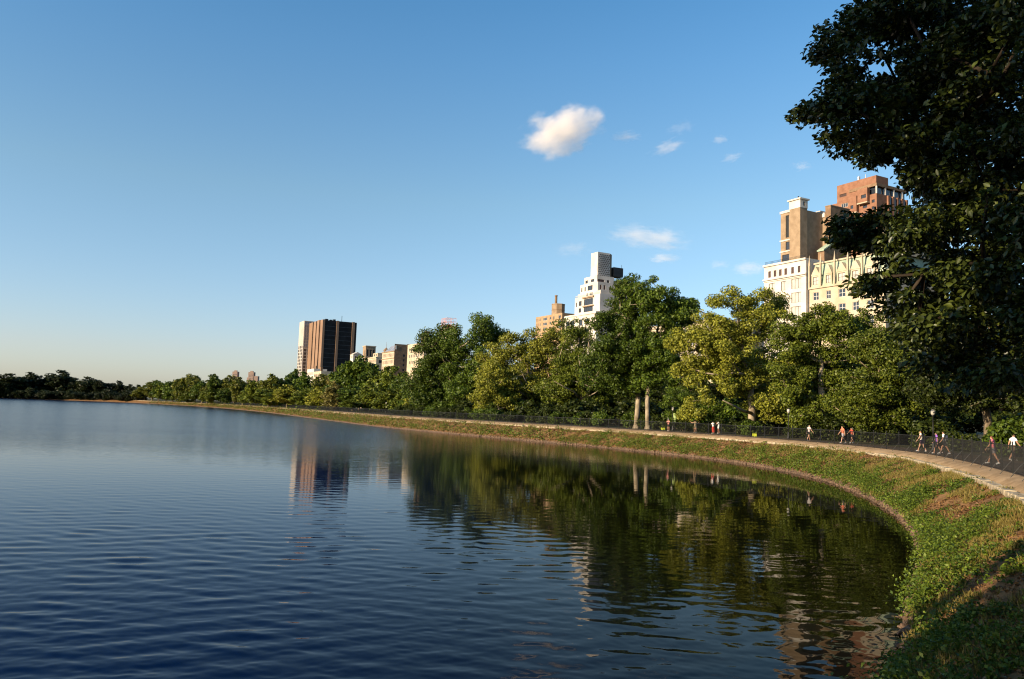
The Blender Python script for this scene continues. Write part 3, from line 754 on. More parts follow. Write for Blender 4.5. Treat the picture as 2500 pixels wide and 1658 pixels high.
# two trees beside the viewpoint, out of the picture: their shade falls on the near bank and the oak
make_tree('park_tree', 'tree beside the viewpoint whose shade darkens the near bank', (-13, -2.4, 2.5),
          [(0, 0, 6, 5, 5, 4.5), (0, 0, 10, 5.2, 5.2, 5), (-1, -1, 14, 4.5, 4.5, 4)], 24000, 0.75, LEAF_MAPLE, BARK, 0.5, 31, K=110, rc=1.4)
make_tree('park_tree', 'taller tree behind the viewpoint shading the oak', (-19, 1, 2.5),
          [(0, 0, 20, 5, 5, 4), (1, 0, 24, 5.5, 5.5, 4), (-1, -1, 28, 4.5, 4.5, 3)], 13000, 0.5, LEAF_MAPLE, BARK, 0.5, 32, K=110, rc=1.4)

for k, (x, y, rz) in enumerate(((1, -10, 0.4), (9, -9, 2.0), (-7, -13, 4.0))):  # unseen trees added to block sky light and darken the near bank
    place_tree('mid', k, (x, y, Z_PATH), 15, 19, rz, MA, 'unseen park tree added behind the viewpoint to block sky light, %s of three' % ORD[k], 'unseen trees added behind the viewpoint')

# ------------------------------------------------------------------ bank vegetation
def bank_points(n, s0, s1, f0, f1, rng, power=None):
    s = rng.uniform(s0, s1, n); fr = rng.uniform(f0, f1, n)
    p, nn, ew, lw = shore_at(s); xy = p + nn * (ew * fr)[:, None]
    return xy, fr, bank_z(xy[:, 0], xy[:, 1], fr), s
def weeds(name, label, material, segs, seed, thr, clump, leaf, up, flat, lift, fr_rng=(0.06, 1.0), noise_s=0.35, upright=False, low_bias=0.0):
    rng = np.random.default_rng(seed); Vs = []; n0 = 0
    for (y0, y1, ncl, per, sc_) in segs:
        xy, fr, z, s = bank_points(ncl, s_of_y(y0), s_of_y(y1), fr_rng[0], fr_rng[1], rng)
        dn = fbm(xy[:, 0] * noise_s, xy[:, 1] * noise_s, seed) + low_bias * (0.5 - fr)
        keep = dn + rng.normal(size=ncl) * 0.05 > thr
        xy, z, dn = xy[keep], z[keep], dn[keep]; m = len(xy)
        if not m: continue
        R_ = clump * sc_ * rng.uniform(0.5, 1.3, m) * np.clip(0.6 + (dn - thr) * 4, 0.6, 1.5)
        k = np.repeat(np.arange(m), per); N = len(k)
        d = unit(rng.normal(size=(N, 3))); d[:, 2] = np.abs(d[:, 2]); r = rng.random(N) ** 0.5
        P = np.column_stack([xy[k], z[k]]) + d * (r * R_[k])[:, None] * np.array([1, 1, flat]) + np.array([0, 0, lift])
        size = leaf * sc_ * rng.uniform(0.6, 1.4, N)
        if upright:
            a = unit(np.array([0, 0, 1.0]) + rng.normal(size=(N, 3)) * 0.45); q = unit(rng.normal(size=(N, 3))); b = unit(np.cross(a, q)); w = size * 0.07
            V = np.empty((N, 4, 3)); V[:, 0] = P - b * w[:, None]; V[:, 1] = P + b * w[:, None]
            V[:, 2] = P + a * size[:, None] + b * (w * 0.25)[:, None]; V[:, 3] = P + a * size[:, None] - b * (w * 0.25)[:, None]; V = V.reshape(-1, 3)
        else:
            Nn = unit(d * 0.6 + np.array([0, 0, up]) + rng.normal(size=(N, 3)) * 0.6); V, _ = leaf_quads(P, Nn, size, rng, 0.6)
        Vs.append(V)
    V = np.concatenate(Vs); o = link(name, mesh_np(name, V, np.arange(len(V)).reshape(-1, 4), material))
    return tag(o, label, kind='stuff')
weeds('weeds', 'bright green leafy weeds growing in patches on the bank', WEED,
      [(6, 32, 2000, 46, 1.0), (32, 62, 2000, 40, 1.1), (62, 120, 3200, 16, 1.6), (120, 260, 3000, 8, 2.8), (260, 700, 3400, 5, 5.0)], 41, 0.565, 0.32, 0.085, 0.5, 1.6, 0.03, fr_rng=(0.03, 1.04), noise_s=0.55, low_bias=0.46)
weeds('weeds', 'darker low weeds scattered between the bright patches', leaf_mat('dark_weed_leaves', (0.025, 0.055, 0.006), (0.09, 0.13, 0.015)),
      [(6, 32, 2200, 22, 1.0), (32, 62, 2200, 18, 1.1), (62, 120, 2600, 9, 1.7), (120, 260, 2000, 5, 3.0)], 47, 0.57, 0.20, 0.075, 0.5, 0.7, 0.02, fr_rng=(0.05, 1.05), noise_s=0.9)
weeds('leaf_litter', 'rust brown dead leaves and dry stalks lying on the bank', DRY,
      [(6, 32, 5200, 6, 0.85), (32, 62, 5200, 6, 1.0), (62, 120, 6500, 5, 1.5), (120, 260, 3000, 4, 3.0), (260, 700, 2600, 3, 5.0)], 42, 0.42, 0.13, 0.085, 0.9, 0.18, 0.01, noise_s=0.8)
weeds('grass', 'olive green grass growing thinly over the bank', GRASSY,
      [(6, 32, 7000, 9, 1.0), (32, 62, 7000, 8, 1.15), (62, 120, 7400, 6, 1.6), (120, 260, 5000, 4, 2.8), (260, 700, 5000, 3, 4.5)], 43, 0.525, 0.13, 0.15, 0.4, 0.5, 0.0, upright=True, noise_s=0.7)
# small stones along the waterline
def rubble():
    rng = np.random.default_rng(8); b = MB()
    base = [(-1, -1, -1), (1, -1, -1), (1, 1, -1), (-1, 1, -1), (-0.7, -0.7, 0.8), (0.7, -0.7, 0.8), (0.7, 0.7, 0.8), (-0.7, 0.7, 0.8)]
    for y0, y1, n, sz in ((6, 30, 420, 0.09), (30, 70, 520, 0.10), (70, 150, 420, 0.14)):
        xy, fr, z, _ = bank_points(n, s_of_y(y0), s_of_y(y1), -0.02, 0.11, rng)
        for (x, y), zz in zip(xy, z):
            s = sz * rng.uniform(0.4, 1.4, 3); a = rng.uniform(0, 6.28); c, sn = math.cos(a), math.sin(a); pts = []
            for v in base:
                u = np.array(v) * s * (1 + rng.normal(size=3) * 0.15); pts.append((x + c * u[0] - sn * u[1], y + sn * u[0] + c * u[1], zz + u[2] * 0.6))
            b.hull8(pts[:4], pts[4:])
    tag(b.build('rubble', MUD), 'small brown stones strewn along the waterline', kind='stuff')
rubble()

# ------------------------------------------------------------------ fence
fence = empty('iron_fence', (0, 0, 0), label='black iron picket fence along the running path', cat='fence')
FH, PL = 1.35, 2.4
def fence_meshes(sc_=1.0):
    b = MB(); n = 17
    for k in range(n):
        x = -PL / 2 + PL * (k + 0.5) / n; r = 0.0078 * sc_
        b.box(x - r, x + r, -r, r, 0.10, FH - 0.02)
    p = b.mesh('picket_panel', IRON)
    rl = MB().box(-PL / 2, PL / 2, -0.02, 0.02, FH - 0.05, FH).mesh('rail', IRON); rl2 = MB().box(-PL / 2, PL / 2, -0.015, 0.015, 0.10, 0.135).mesh('lower_rail', IRON)
    b = MB(); b.box(-0.03, 0.03, -0.03, 0.03, -0.1, FH + 0.10)
    b.tube([(0, -0.55, -0.05), (0, -0.42, 0.12), (0, -0.2, 0.42), (0, -0.02, 0.62)], 0.016, 5); b.lathe([(0.02, FH + 0.10), (0.045, FH + 0.14), (0.03, FH + 0.18), (0.005, FH + 0.20)], 6)
    return p, rl, b.mesh('post', IRON), rl2
f_near = fence_meshes()
s = s_of_y(9); cnt = 0
while s < S_FAR - 5 and cnt < 290:
    pm, nm, em, lm = shore_at([s, s + PL / 2, s + PL]); q = pm + nm * (em + lm)[:, None]
    A, B = q[0], q[2]; L = np.linalg.norm(B - A); ang = math.atan2(B[1] - A[1], B[0] - A[0]); M = (A + B) / 2
    for me_, nme in ((f_near[0], 'picket_panel'), (f_near[1], 'rail'), (f_near[3], 'lower_rail')):
        o = link(nme, me_, fence, (M[0], M[1], Z_PATH)); o.rotation_euler = (0, 0, ang + math.pi); o.scale = (L / PL, 1, 1)
    o = link('post', f_near[2], fence, (A[0], A[1], Z_PATH)); o.rotation_euler = (0, 0, ang + math.pi)
    s += PL; cnt += 1

# ------------------------------------------------------------------ lamp posts
def lamp_proto():
    t = empty('lamp_post', (0, 0, 0))
    b = MB(); b.lathe([(0.17, -0.1), (0.17, 0.12), (0.12, 0.3), (0.09, 0.75), (0.065, 0.8)], 10); b.build('base', IRON, t, True)
    b = MB(); b.lathe([(0.062, 0.78), (0.05, 1.8), (0.042, 2.9), (0.07, 2.93), (0.07, 2.98), (0.05, 3.02)], 10); b.build('pole', IRON, t, True)
    b = MB(); b.lathe([(0.10, 3.02), (0.16, 3.12), (0.19, 3.28), (0.17, 3.42), (0.12, 3.5)], 12); g = b.build('globe', LAMP_GLASS, t, True)
    b = MB(); b.lathe([(0.15, 3.49), (0.13, 3.54), (0.05, 3.6), (0.02, 3.68), (0.005, 3.72)], 10); b.build('cap', IRON, t, True)
    return t
lp = lamp_proto(); first = True
LAMPS = [(1925, 92.5, 'lamp post standing right of the big yellow plane tree'), (1642, 116, 'lamp post with the pale green banner behind the fence'), (1398, 163, 'lamp post left of the olive plane trunk'),
         (1234, 182, 'lamp post beside the runner in white by the small forked tree'), (1117, 205, 'lamp post under the two dark maples'), (1028, 222, 'lamp post at the foot of the broad maple'),
         (2279, 66, 'shaded lamp post behind the walker in white top and dark shorts'), (942, 255, 'lamp post below the tan corner building'), (868, 282, 'lamp post below the dark tower, right of two'), (800, 320, 'lamp post below the dark tower, left of two'),
         (735, 352, 'lamp post under the light grid tower'), (672, 395, 'distant lamp post right of the far brown towers'), (606, 440, 'distant lamp post below the far brown towers')]
for px, dep, lab in LAMPS:
    g = ground_at(px, dep)
    if first: t = lp; first = False
    else:
        t = lp.copy(); COL.objects.link(t)
        for c in lp.children:
            q = c.copy(); COL.objects.link(q); q.parent = t
    t.location = g; tag(t, lab, 'lamp post', 'lamp posts along the path')
g = ground_at(1642, 116)
bn = MB().box(0.08, 0.42, -0.015, 0.015, 1.35, 2.6).box(0.04, 0.45, -0.012, 0.012, 2.6, 2.63).box(0.04, 0.45, -0.012, 0.012, 1.32, 1.35).build('banner', mat('banner_cloth', (0.45, 0.55, 0.22), 0.7), None, loc=g)
tag(bn, 'pale green banner hung on the lamp post by the young tree', 'banner')
YEL = mat('yellow_sign', (0.55, 0.62, 0.05), 0.5)
for px, py, dep, lab in ((1618, 1047, 116.5, 'small yellow sign low behind the fence beside the tall pale trunks'), (1842, 1062, 95, 'small yellow sign low behind the fence beside the plane tree trunk')):
    p = at(px, py, dep); b = MB().box(-0.26, 0.26, -0.01, 0.01, -0.17, 0.17); b.box(-0.02, 0.02, 0.012, 0.04, Z_PATH - p.z, 0.1)
    tag(b.build('park_sign', YEL, None, loc=p), lab, 'sign', 'yellow path signs')

# ------------------------------------------------------------------ buildings on the avenue grid (local x = east, y = north)
GRID = R(28)
ge, gn = Vector((math.cos(GRID), math.sin(GRID), 0)), Vector((-math.sin(GRID), math.cos(GRID), 0))
WHITE_ST = mat('white_limestone', (0.45, 0.40, 0.34), 0.85, (0.56, 0.51, 0.45), 0.25, 0.2, 3.0, 0.2)
CREAM_ST = mat('cream_stone', (0.36, 0.29, 0.20), 0.85, (0.46, 0.38, 0.28), 0.3, 0.2, 3.0, 0.2)
TAN_BR = mat('tan_brick', (0.216, 0.152, 0.096), 0.9, (0.288, 0.208, 0.136), 0.6, 0.3, 6.0, 0.15)
BROWN_BR = mat('brown_brick', (0.160, 0.100, 0.060), 0.9, (0.224, 0.144, 0.088), 0.8, 0.3, 6.0, 0.15)
RED_BR = mat('red_brick', (0.185, 0.090, 0.055), 0.9, (0.245, 0.125, 0.078), 0.6, 0.3, 6.0, 0.15)
COPPER = mat('bronze_steel', (0.19, 0.112, 0.066), 0.6, (0.25, 0.15, 0.09), 0.05, spec=0.4)
DARK_CURT = mat('dark_curtain_wall', (0.010, 0.009, 0.010), 0.4, (0.02, 0.018, 0.018), 0.15, spec=0.12)
GREEN_CU = mat('green_copper', (0.20, 0.27, 0.20), 0.8, (0.33, 0.38, 0.28), 0.5, 0.2, 3.0)
GLASS = mat('window_glass', (0.025, 0.03, 0.04), 0.06, spec=0.7)
GLASS_PALE = mat('sky_pale_window', (0.34, 0.32, 0.29), 0.15, (0.46, 0.43, 0.38), 0.6, spec=0.5)  # pale pane colour stands in for the reflected western sky
GLASS_BR = mat('brown_window', (0.07, 0.04, 0.03), 0.2, spec=0.4)
FRAME_D = mat('dark_frame', (0.05, 0.035, 0.025), 0.6)
FRAME_W = mat('white_frame', (0.6, 0.56, 0.5), 0.6)
TOWER_W = mat('tower_concrete', (0.33, 0.29, 0.25), 0.8, (0.42, 0.375, 0.33), 0.05)
TOWER_G = mat('tower_grey_glass', (0.14, 0.15, 0.18), 0.3, (0.22, 0.23, 0.26), 0.2, spec=0.5)
TERRA = mat('red_tile', (0.36, 0.07, 0.03), 0.8)
PINK = mat('pink_scaffold', (0.55, 0.26, 0.20), 0.7)
FAR_BR = mat('far_brown_brick', (0.22, 0.15, 0.12), 0.9, (0.28, 0.20, 0.16), 0.05)
BLACK = mat('black_metal', (0.015, 0.017, 0.018), 0.5)
ROOF = mat('roof_felt', (0.10, 0.095, 0.09), 0.9)
WIN_CACHE = {}
def window_meshes(w, h, nx, ny, fm, gm):
    k = (round(w, 2), round(h, 2), nx, ny, fm.name, gm.name)
    if k not in WIN_CACHE:
        b = MB(); t = 0.09
        b.box(-w / 2, w / 2, -0.03, 0.05, 0, t).box(-w / 2, w / 2, -0.03, 0.05, h - t, h).box(-w / 2, -w / 2 + t, -0.03, 0.05, t, h - t).box(w / 2 - t, w / 2, -0.03, 0.05, t, h - t)
        for i in range(1, nx):
            x = -w / 2 + w * i / nx; b.box(x - 0.05, x + 0.05, -0.02, 0.045, t, h - t)
        for i in range(1, ny):
            z = h * i / ny; b.box(-w / 2 + t, w / 2 - t, -0.015, 0.04, z - 0.045, z + 0.045)
        f = b.mesh('window', fm)
        g = MB().quad((-w / 2, 0.02, 0), (w / 2, 0.02, 0), (w / 2, 0.02, h), (-w / 2, 0.02, h)).mesh('pane', gm)
        WIN_CACHE[k] = (f, g)
    return WIN_CACHE[k]
def lattice(us, vs, holes, fn, b):
    """emit wall cells that are not holes; fn(u,v) -> point"""
    us = sorted(set(us)); vs = sorted(set(vs))
    for u0, u1 in zip(us, us[1:]):
        run = None
        for v0, v1 in zip(vs, vs[1:]):
            mu, mv = (u0 + u1) / 2, (v0 + v1) / 2
            if any(h[0] < mu < h[1] and h[2] < mv < h[3] for h in holes):
                if run is not None: b.quad(fn(u0, run), fn(u1, run), fn(u1, v0), fn(u0, v0)); run = None
            elif run is None: run = v0
        if run is not None: b.quad(fn(u0, run), fn(u1, run), fn(u1, vs[-1]), fn(u0, vs[-1]))
class Bld:
    def __init__(s, name, label, e0, n0, zb=2.5, group=None):
        s.e0, s.n0, s.zb = e0, n0, zb
        p = ge * e0 + gn * n0
        s.root = empty(name, (p.x, p.y, zb), GRID, label, 'building', group)
    def L(s, e, n, z): return (e - s.e0, n - s.n0, z - s.zb)
    def block(s, e0, e1, n0, n1, z0, z1, m, W=(), S=(), name='wall', roofm=None, dep=0.25, top=True):
        """W: openings (n0,n1,z0,z1,nx,ny[,glass]) in the west face, S: (e0,e1,z0,z1,nx,ny[,glass]) in the south face"""
        b = MB(); q = lambda e, n, z: s.L(e, n, z)
        hW = [o[:4] for o in W]; hS = [o[:4] for o in S]
        lattice([n0, n1] + [h for o in hW for h in o[:2]], [z0, z1] + [h for o in hW for h in o[2:]], hW, lambda u, v: q(e0, n0 + n1 - u if False else u, v), b)
        lattice([e0, e1] + [h for o in hS for h in o[:2]], [z0, z1] + [h for o in hS for h in o[2:]], hS, lambda u, v: q(u, n0, v), b)
        for (a0, a1, c0, c1) in hW:
            b.quad(q(e0, a0, c0), q(e0 + dep, a0, c0), q(e0 + dep, a0, c1), q(e0, a0, c1)); b.quad(q(e0, a1, c0), q(e0 + dep, a1, c0), q(e0 + dep, a1, c1), q(e0, a1, c1))
            b.quad(q(e0, a0, c0), q(e0 + dep, a0, c0), q(e0 + dep, a1, c0), q(e0, a1, c0)); b.quad(q(e0, a0, c1), q(e0 + dep, a0, c1), q(e0 + dep, a1, c1), q(e0, a1, c1))
        for (a0, a1, c0, c1) in hS:
            b.quad(q(a0, n0, c0), q(a0, n0 + dep, c0), q(a0, n0 + dep, c1), q(a0, n0, c1)); b.quad(q(a1, n0, c0), q(a1, n0 + dep, c0), q(a1, n0 + dep, c1), q(a1, n0, c1))
            b.quad(q(a0, n0, c0), q(a0, n0 + dep, c0), q(a1, n0 + dep, c0), q(a1, n0, c0)); b.quad(q(a0, n0, c1), q(a0, n0 + dep, c1), q(a1, n0 + dep, c1), q(a1, n0, c1))
        b.quad(q(e1, n0, z0), q(e1, n1, z0), q(e1, n1, z1), q(e1, n0, z1)); b.quad(q(e0, n1, z0), q(e1, n1, z0), q(e1, n1, z1), q(e0, n1, z1))
        if top: b.quad(q(e0, n0, z1), q(e1, n0, z1), q(e1, n1, z1), q(e0, n1, z1))
        o = b.build(name, m, s.root)
        for o_ in W: s.window('W', e0 + dep * 0.8, o_)
        for o_ in S: s.window('S', n0 + dep * 0.8, o_)
        return o
    def window(s, side, plane, o_):
        a0, a1, c0, c1 = o_[:4]; nx, ny = (o_[4], o_[5]) if len(o_) > 5 else (1, 1); gm = o_[6] if len(o_) > 6 else GLASS; fm = o_[7] if len(o_) > 7 else FRAME_D
        f, g = window_meshes(a1 - a0, c1 - c0, nx, ny, fm, gm)
        if side == 'W': loc = s.L(plane, (a0 + a1) / 2, c0); rz = -math.pi / 2
        else: loc = s.L((a0 + a1) / 2, plane, c0); rz = 0
        w = link('window', f, s.root, loc); w.rotation_euler = (0, 0, rz)
        link('pane', g, w)
    def box(s, e0, e1, n0, n1, z0, z1, m, name='cornice'):
        a = s.L(e0, n0, z0); c = s.L(e1, n1, z1); return MB().box(a[0], c[0], a[1], c[1], a[2], c[2]).build(name, m, s.root)
    def boxes(s, L_, m, name):
        b = MB()
        for (e0, e1, n0, n1, z0, z1) in L_:
            a = s.L(e0, n0, z0); c = s.L(e1, n1, z1); b.box(a[0], c[0], a[1], c[1], a[2], c[2])
        return b.build(name, m, s.root)

# --- white apartment house with brown penthouse towers
B = Bld('white_apartment_house', 'white stone apartment house with brown brick penthouse towers on its roof', 173, 151.5)
six = [(165.4, 164.4), (163.3, 162.3), (161.3, 160.3), (159.3, 158.3), (156.8, 155.8), (154.4, 153.5)]
W = [(b_, a, 46.35, 48.25, 1, 1, GLASS_BR) for a, b_ in six]
for z in (41.9, 37.9, 33.9, 29.9):
    W += [(153.2, 156.7, z, z + 2.9, 3, 1, GLASS_PALE, FRAME_D), (158.6, 160.5, z, z + 2.7, 2, 1, GLASS_PALE, FRAME_D), (162.8, 165.2, z, z + 2.7, 2, 1, GLASS_PALE, FRAME_D)]
B.block(173, 200, 151.5, 167, 2.5, 50.2, WHITE_ST, W)
B.boxes([(172.55, 173, 151.3, 167.2, 45.55, 45.95), (172.75, 173, 151.4, 167.1, 45.1, 45.3)], WHITE_ST, 'cornice')
B.boxes([(172.6, 173.0, 151.4, 167.2, 49.7, 50.25)], WHITE_ST, 'parapet')
rail = [(173.1, 173.14, 151.6, 166.9, 51.1, 51.16), (173.1, 173.14, 151.6, 166.9, 50.7, 50.74)] + [(173.1, 173.15, 151.7 + 0.45 * k, 151.75 + 0.45 * k, 50.2, 51.1) for k in range(34)]
B.boxes(rail, BLACK, 'railing')
B.block(177, 186, 156.8, 164.4, 50.2, 65.9, TAN_BR, [(161.3, 162.5, 58.4, 65.1, 1, 1, BLACK), (160.45, 160.85, 58.4, 65.1, 1, 1, BLACK), (160.5, 162.5, 54.7, 57.1, 2, 2), (161.2, 163.8, 51.0, 53.4, 3, 1)], name='penthouse_wall')
B.box(176.8, 186.1, 160.6, 164.6, 65.9, 66.6, WHITE_ST, 'parapet')
B.boxes([(176.8, 177, 160.5, 164.6, 57.45, 57.85), (176.8, 177, 160.5, 164.6, 54.15, 54.5)], WHITE_ST, 'band')
t_ = B.block(176.3, 179.2, 156.5, 160.4, 50.2, 66.3, TAN_BR, name='stair_tower')
B.block(176.2, 179.3, 156.4, 160.5, 66.3, 68.7, WHITE_ST, S=[(177.4, 178.2, 66.9, 68.1, 1, 1)], name='tower_cap')
B.boxes([(175.8, 179.7, 156.0, 160.9, 68.7, 69.1)], WHITE_ST, 'cornice')
B.boxes([(177.4, 177.7, 158.1, 158.4, 69.1, 70.1), (177.25, 177.85, 157.95, 158.55, 69.1, 69.3)], BLACK, 'finial')
B.block(186, 196, 155.8, 164.9, 50.2, 65.6, TAN_BR, [(160.2, 163.4, 57.6, 60.6, 3, 1), (160.2, 163.4, 52.9, 55.5, 3, 1), (161.8, 162.6, 61.2, 65.0, 1, 1, BLACK), (160.1, 161.1, 61.2, 65.0, 1, 1, BLACK), (158.3, 159.1, 61.2, 65.0, 1, 1, BLACK), (156.8, 157.9, 61.2, 64.6, 1, 1, BLACK)], name='penthouse_wall')
B.boxes([(185.75, 186, 159.9, 163.8, 60.6, 61.1), (185.75, 186, 159.9, 163.8, 56.6, 57.6), (185.75, 186.0, 155.9, 158.2, 64.7, 66.0)], WHITE_ST, 'band')
for n_ in (161.4, 159.7, 158.1): B.box(185.4, 187.0, n_ - 0.35, n_ + 0.35, 65.6, 66.6 if n_ < 161 else 67.4, BROWN_BR if n_ > 161 else WHITE_ST, 'chimney')
B.box(187.2, 189.5, 158.6, 160.4, 65.6, 67.4, WHITE_ST, 'water_tank_house')
B.block(186, 194.2, 153.9, 155.8, 50.2, 67.7, BROWN_BR, name='penthouse_wall')
B.box(185.9, 194.3, 153.8, 155.9, 67.7, 67.95, TAN_BR, 'parapet')
b = MB()   # sloped copper-edged gable on the south side
q = B.L
b.hull8([q(180.5, 151.6, 50.2), q(192, 151.6, 50.2), q(192, 153.8, 50.2), q(180.5, 153.8, 50.2)], [q(180.5, 151.6, 53.2), q(192, 151.6, 60.5), q(192, 153.8, 60.5), q(180.5, 153.8, 53.2)])
b.build('gable_wall', BROWN_BR, B.root)
b = MB(); b.hull8([q(180.1, 151.4, 53.15), q(192, 151.4, 60.6), q(192, 153.85, 60.6), q(180.1, 153.85, 53.15)], [q(180.1, 151.4, 53.55), q(192, 151.4, 61.0), q(192, 153.85, 61.0), q(180.1, 153.85, 53.55)]); b.build('copper_coping', GREEN_CU, B.root)

# --- ornate building with green copper mansard and gabled dormers
B = Bld('ornate_apartment_house', 'cream ornate building with green copper mansard, gabled dormers and pinnacles', 174, 127.5)
dorm = [(149.0, 1.9), (144.8, 1.5), (140.45, 2.2), (136.2, 1.9), (131.8, 1.9)]
W = []
for c, w in dorm:
    for z in (38.0, 34.0, 30.0): W.append((c - w / 2, c + w / 2, z, z + 2.2, 2, 2, GLASS, FRAME_W))
B.block(174, 200, 127.5, 151.2, 2.5, 41.6, CREAM_ST, W)
b = MB(); q = B.L
b.hull8([q(174.15, 127.6, 41.6), q(199.8, 127.6, 41.6), q(199.8, 151.1, 41.6), q(174.15, 151.1, 41.6)], [q(175.6, 128.6, 48.3), q(198.5, 128.6, 48.3), q(198.5, 150.6, 48.3), q(175.6, 150.6, 48.3)])
b.build('mansard_roof', GREEN_CU, B.root)
B.boxes([(173.6, 174.3, 127.4, 151.3, 41.2, 41.7), (175.2, 176.0, 128.4, 150.8, 48.3, 48.75)], CREAM_ST, 'cornice')
for c, w in dorm:
    B.block(173.9, 176.0, c - w / 2 - 0.45, c + w / 2 + 0.45, 41.6, 44.9, CREAM_ST, [(c - w / 2, c + w / 2, 42.3, 44.5, 2, 2, GLASS_PALE, FRAME_D)], name='dormer')
    b = MB(); b.hull8([q(173.8, c - w / 2 - 0.6, 44.9), q(176.2, c - w / 2 - 0.6, 44.9), q(176.2, c + w / 2 + 0.6, 44.9), q(173.8, c + w / 2 + 0.6, 44.9)], [q(173.8, c - 0.05, 47.4), q(176.2, c - 0.05, 47.4), q(176.2, c + 0.05, 47.4), q(173.8, c + 0.05, 47.4)])
    b.build('dormer_gable', CREAM_ST, B.root)
for n_ in (151.0, 147.2, 142.6, 138.4, 134.0, 129.5):
    b = MB(); a = q(173.75, n_, 41.6); b.box(a[0] - 0.22, a[0] + 0.22, a[1] - 0.22, a[1] + 0.22, a[2], a[2] + 6.3); b.lathe([(0.36, a[2] + 6.3), (0.30, a[2] + 6.6), (0.18, a[2] + 7.6), (0.03, a[2] + 9.2)], 6, (a[0], a[1])); b.build('pinnacle', CREAM_ST, B.root)
B.block(179, 199, 127.6, 138.0, 48.3, 54.5, CREAM_ST, [(129.0, 130.5, 50, 52.5, 1, 1), (132.0, 133.5, 50, 52.5, 1, 1), (135.0, 136.5, 50, 52.5, 1, 1)], name='attic_wall')

# --- red brick tower
B = Bld('red_brick_tower', 'tall red brick apartment tower with dark glazed band near its top', 235, 175.2)
W = [(176.0, 177.2, z, z + 1.1, 1, 1) for z in (81.4, 79.0, 76.2)] + [(179.0, 180.8, z, z + 1.0, 2, 1) for z in (80.2, 77.4)] + [(184.0, 185.0, z, z + 1.0, 1, 1) for z in (76.6,)] + [(186.2, 189.8, 82.3, 83.8, 4, 1, GLASS, FRAME_W)]
B.block(235, 252, 175.2, 196, 2.5, 84.5, RED_BR, W, name='wall')
B.block(236.0, 251.2, 176.0, 186, 84.5, 87.2, GLASS, name='glazed_storey', dep=0.1)
B.boxes([(235.0 + k * 4.6, 235.45 + k * 4.6, 175.15, 175.6, 84.5, 87.2) for k in range(4)] + [(235.02, 235.4, 182.0, 182.5, 84.5, 87.2)], WHITE_ST, 'column')
B.box(234.9, 252.2, 175.1, 186.5, 87.2, 88.2, BROWN_BR, 'roof_slab')
B.block(235.1, 241.5, 175.4, 191.7, 88.2, 91.0, RED_BR, name='plant_room_wall')
B.block(235.1, 241.5, 182.6, 191.7, 84.5, 88.2, RED_BR, [(187.6, 190.6, 86.4, 87.5, 6, 1, GLASS_BR)], name='plant_room_wall', top=False)
B.block(233.6, 235, 182.3, 185.8, 79.2, 85.0, RED_BR, [(183.6, 184.8, 80.6, 81.9, 1, 1)], name='bay')
B.block(233.6, 235, 177.9, 181.9, 82.0, 87.0, RED_BR, [(178.4, 180.4, 83.4, 84.7, 3, 1)], name='bay')
B.box(233.4, 235, 177.8, 182.0, 81.6, 82.0, CREAM_ST, 'balcony_slab')
B.box(233.4, 235, 182.2, 185.9, 78.8, 79.2, CREAM_ST, 'balcony_slab')
for e_ in (240.4, 242.9, 245.4, 247.9, 250.4): B.box(e_, e_ + 0.8, 174.6, 175.19, 40, 84.4, RED_BR, 'fin')
for e_ in (241.25, 243.75, 246.25, 248.75): B.box(e_, e_ + 1.6, 175.0, 175.19, 40, 84.2, GLASS, 'glass_strip')
B.boxes([(236, 236.6, 183, 183.6, 91, 92.6), (237.0, 237.15, 181, 181.15, 91, 93.0)], WHITE_ST, 'roof_vent')

# --- white stepped tower
B = Bld('white_stepped_tower', 'white stepped tower with perforated brick shaft rising behind the tallest tree', 173, 255)
W = []
for z in (40.2, 36.2, 32.2):
    for a in (276.0, 272.2, 266.0, 261.5): W.append((a - 1.3, a + 1.3, z, z + 2.6, 2, 2, GLASS, FRAME_D))
B.block(173, 196, 255, 278.5, 2.5, 45.2, WHITE_ST, W)
B.box(172.7, 173, 254.9, 278.6, 44.4, 45.0, WHITE_ST, 'cornice')
B.block(176, 194, 257, 275.5, 45.2, 52.8, WHITE_ST, [(273.9, 274.6, 49.0, 50.9, 1, 1), (270.4, 272.4, 49.2, 51.2, 2, 1), (270.6, 272.4, 46.4, 48.2, 2, 2), (262.0, 268.6, 49.0, 51.6, 4, 1, GLASS, FRAME_D), (262.0, 268.6, 46.2, 48.2, 4, 1)], name='tier_wall')
B.boxes([(175.4, 176, 261.2, 269.2, 51.9, 52.5), (175.4, 176, 261.2, 269.2, 48.35, 48.7)], TAN_BR, 'bay_trim')
B.block(177.6, 193, 259, 275.9, 52.8, 54.6, WHITE_ST, [(268, 269.4, 53.0, 54.3, 2, 1), (264.6, 267, 53.0, 54.3, 2, 1)], name='tier_wall')
B.boxes([(176.1, 176.2, 257.1, 275.4, 53.5, 53.6)] + [(176.1, 176.2, 257.2 + 0.6 * k, 257.26 + 0.6 * k, 52.8, 53.5) for k in range(31)], WHITE_ST, 'railing')
B.block(179, 189.4, 263.2, 276.2, 54.6, 58.8, WHITE_ST, [(274.7, 275.5, 55.8, 57.5, 1, 1), (272.1, 273.0, 55.8, 57.6, 1, 1), (267.0, 270.7, 55.8, 57.8, 3, 1)], [(180.0, 180.9, 55.7, 57.6, 1, 1), (181.9, 182.8, 55.7, 57.6, 1, 1), (184.6, 187.0, 55.7, 57.0, 3, 1)], name='tier_wall')
B.boxes([(178.5, 189.6, 262.7, 276.5, 54.3, 54.75)], BROWN_BR, 'cornice')
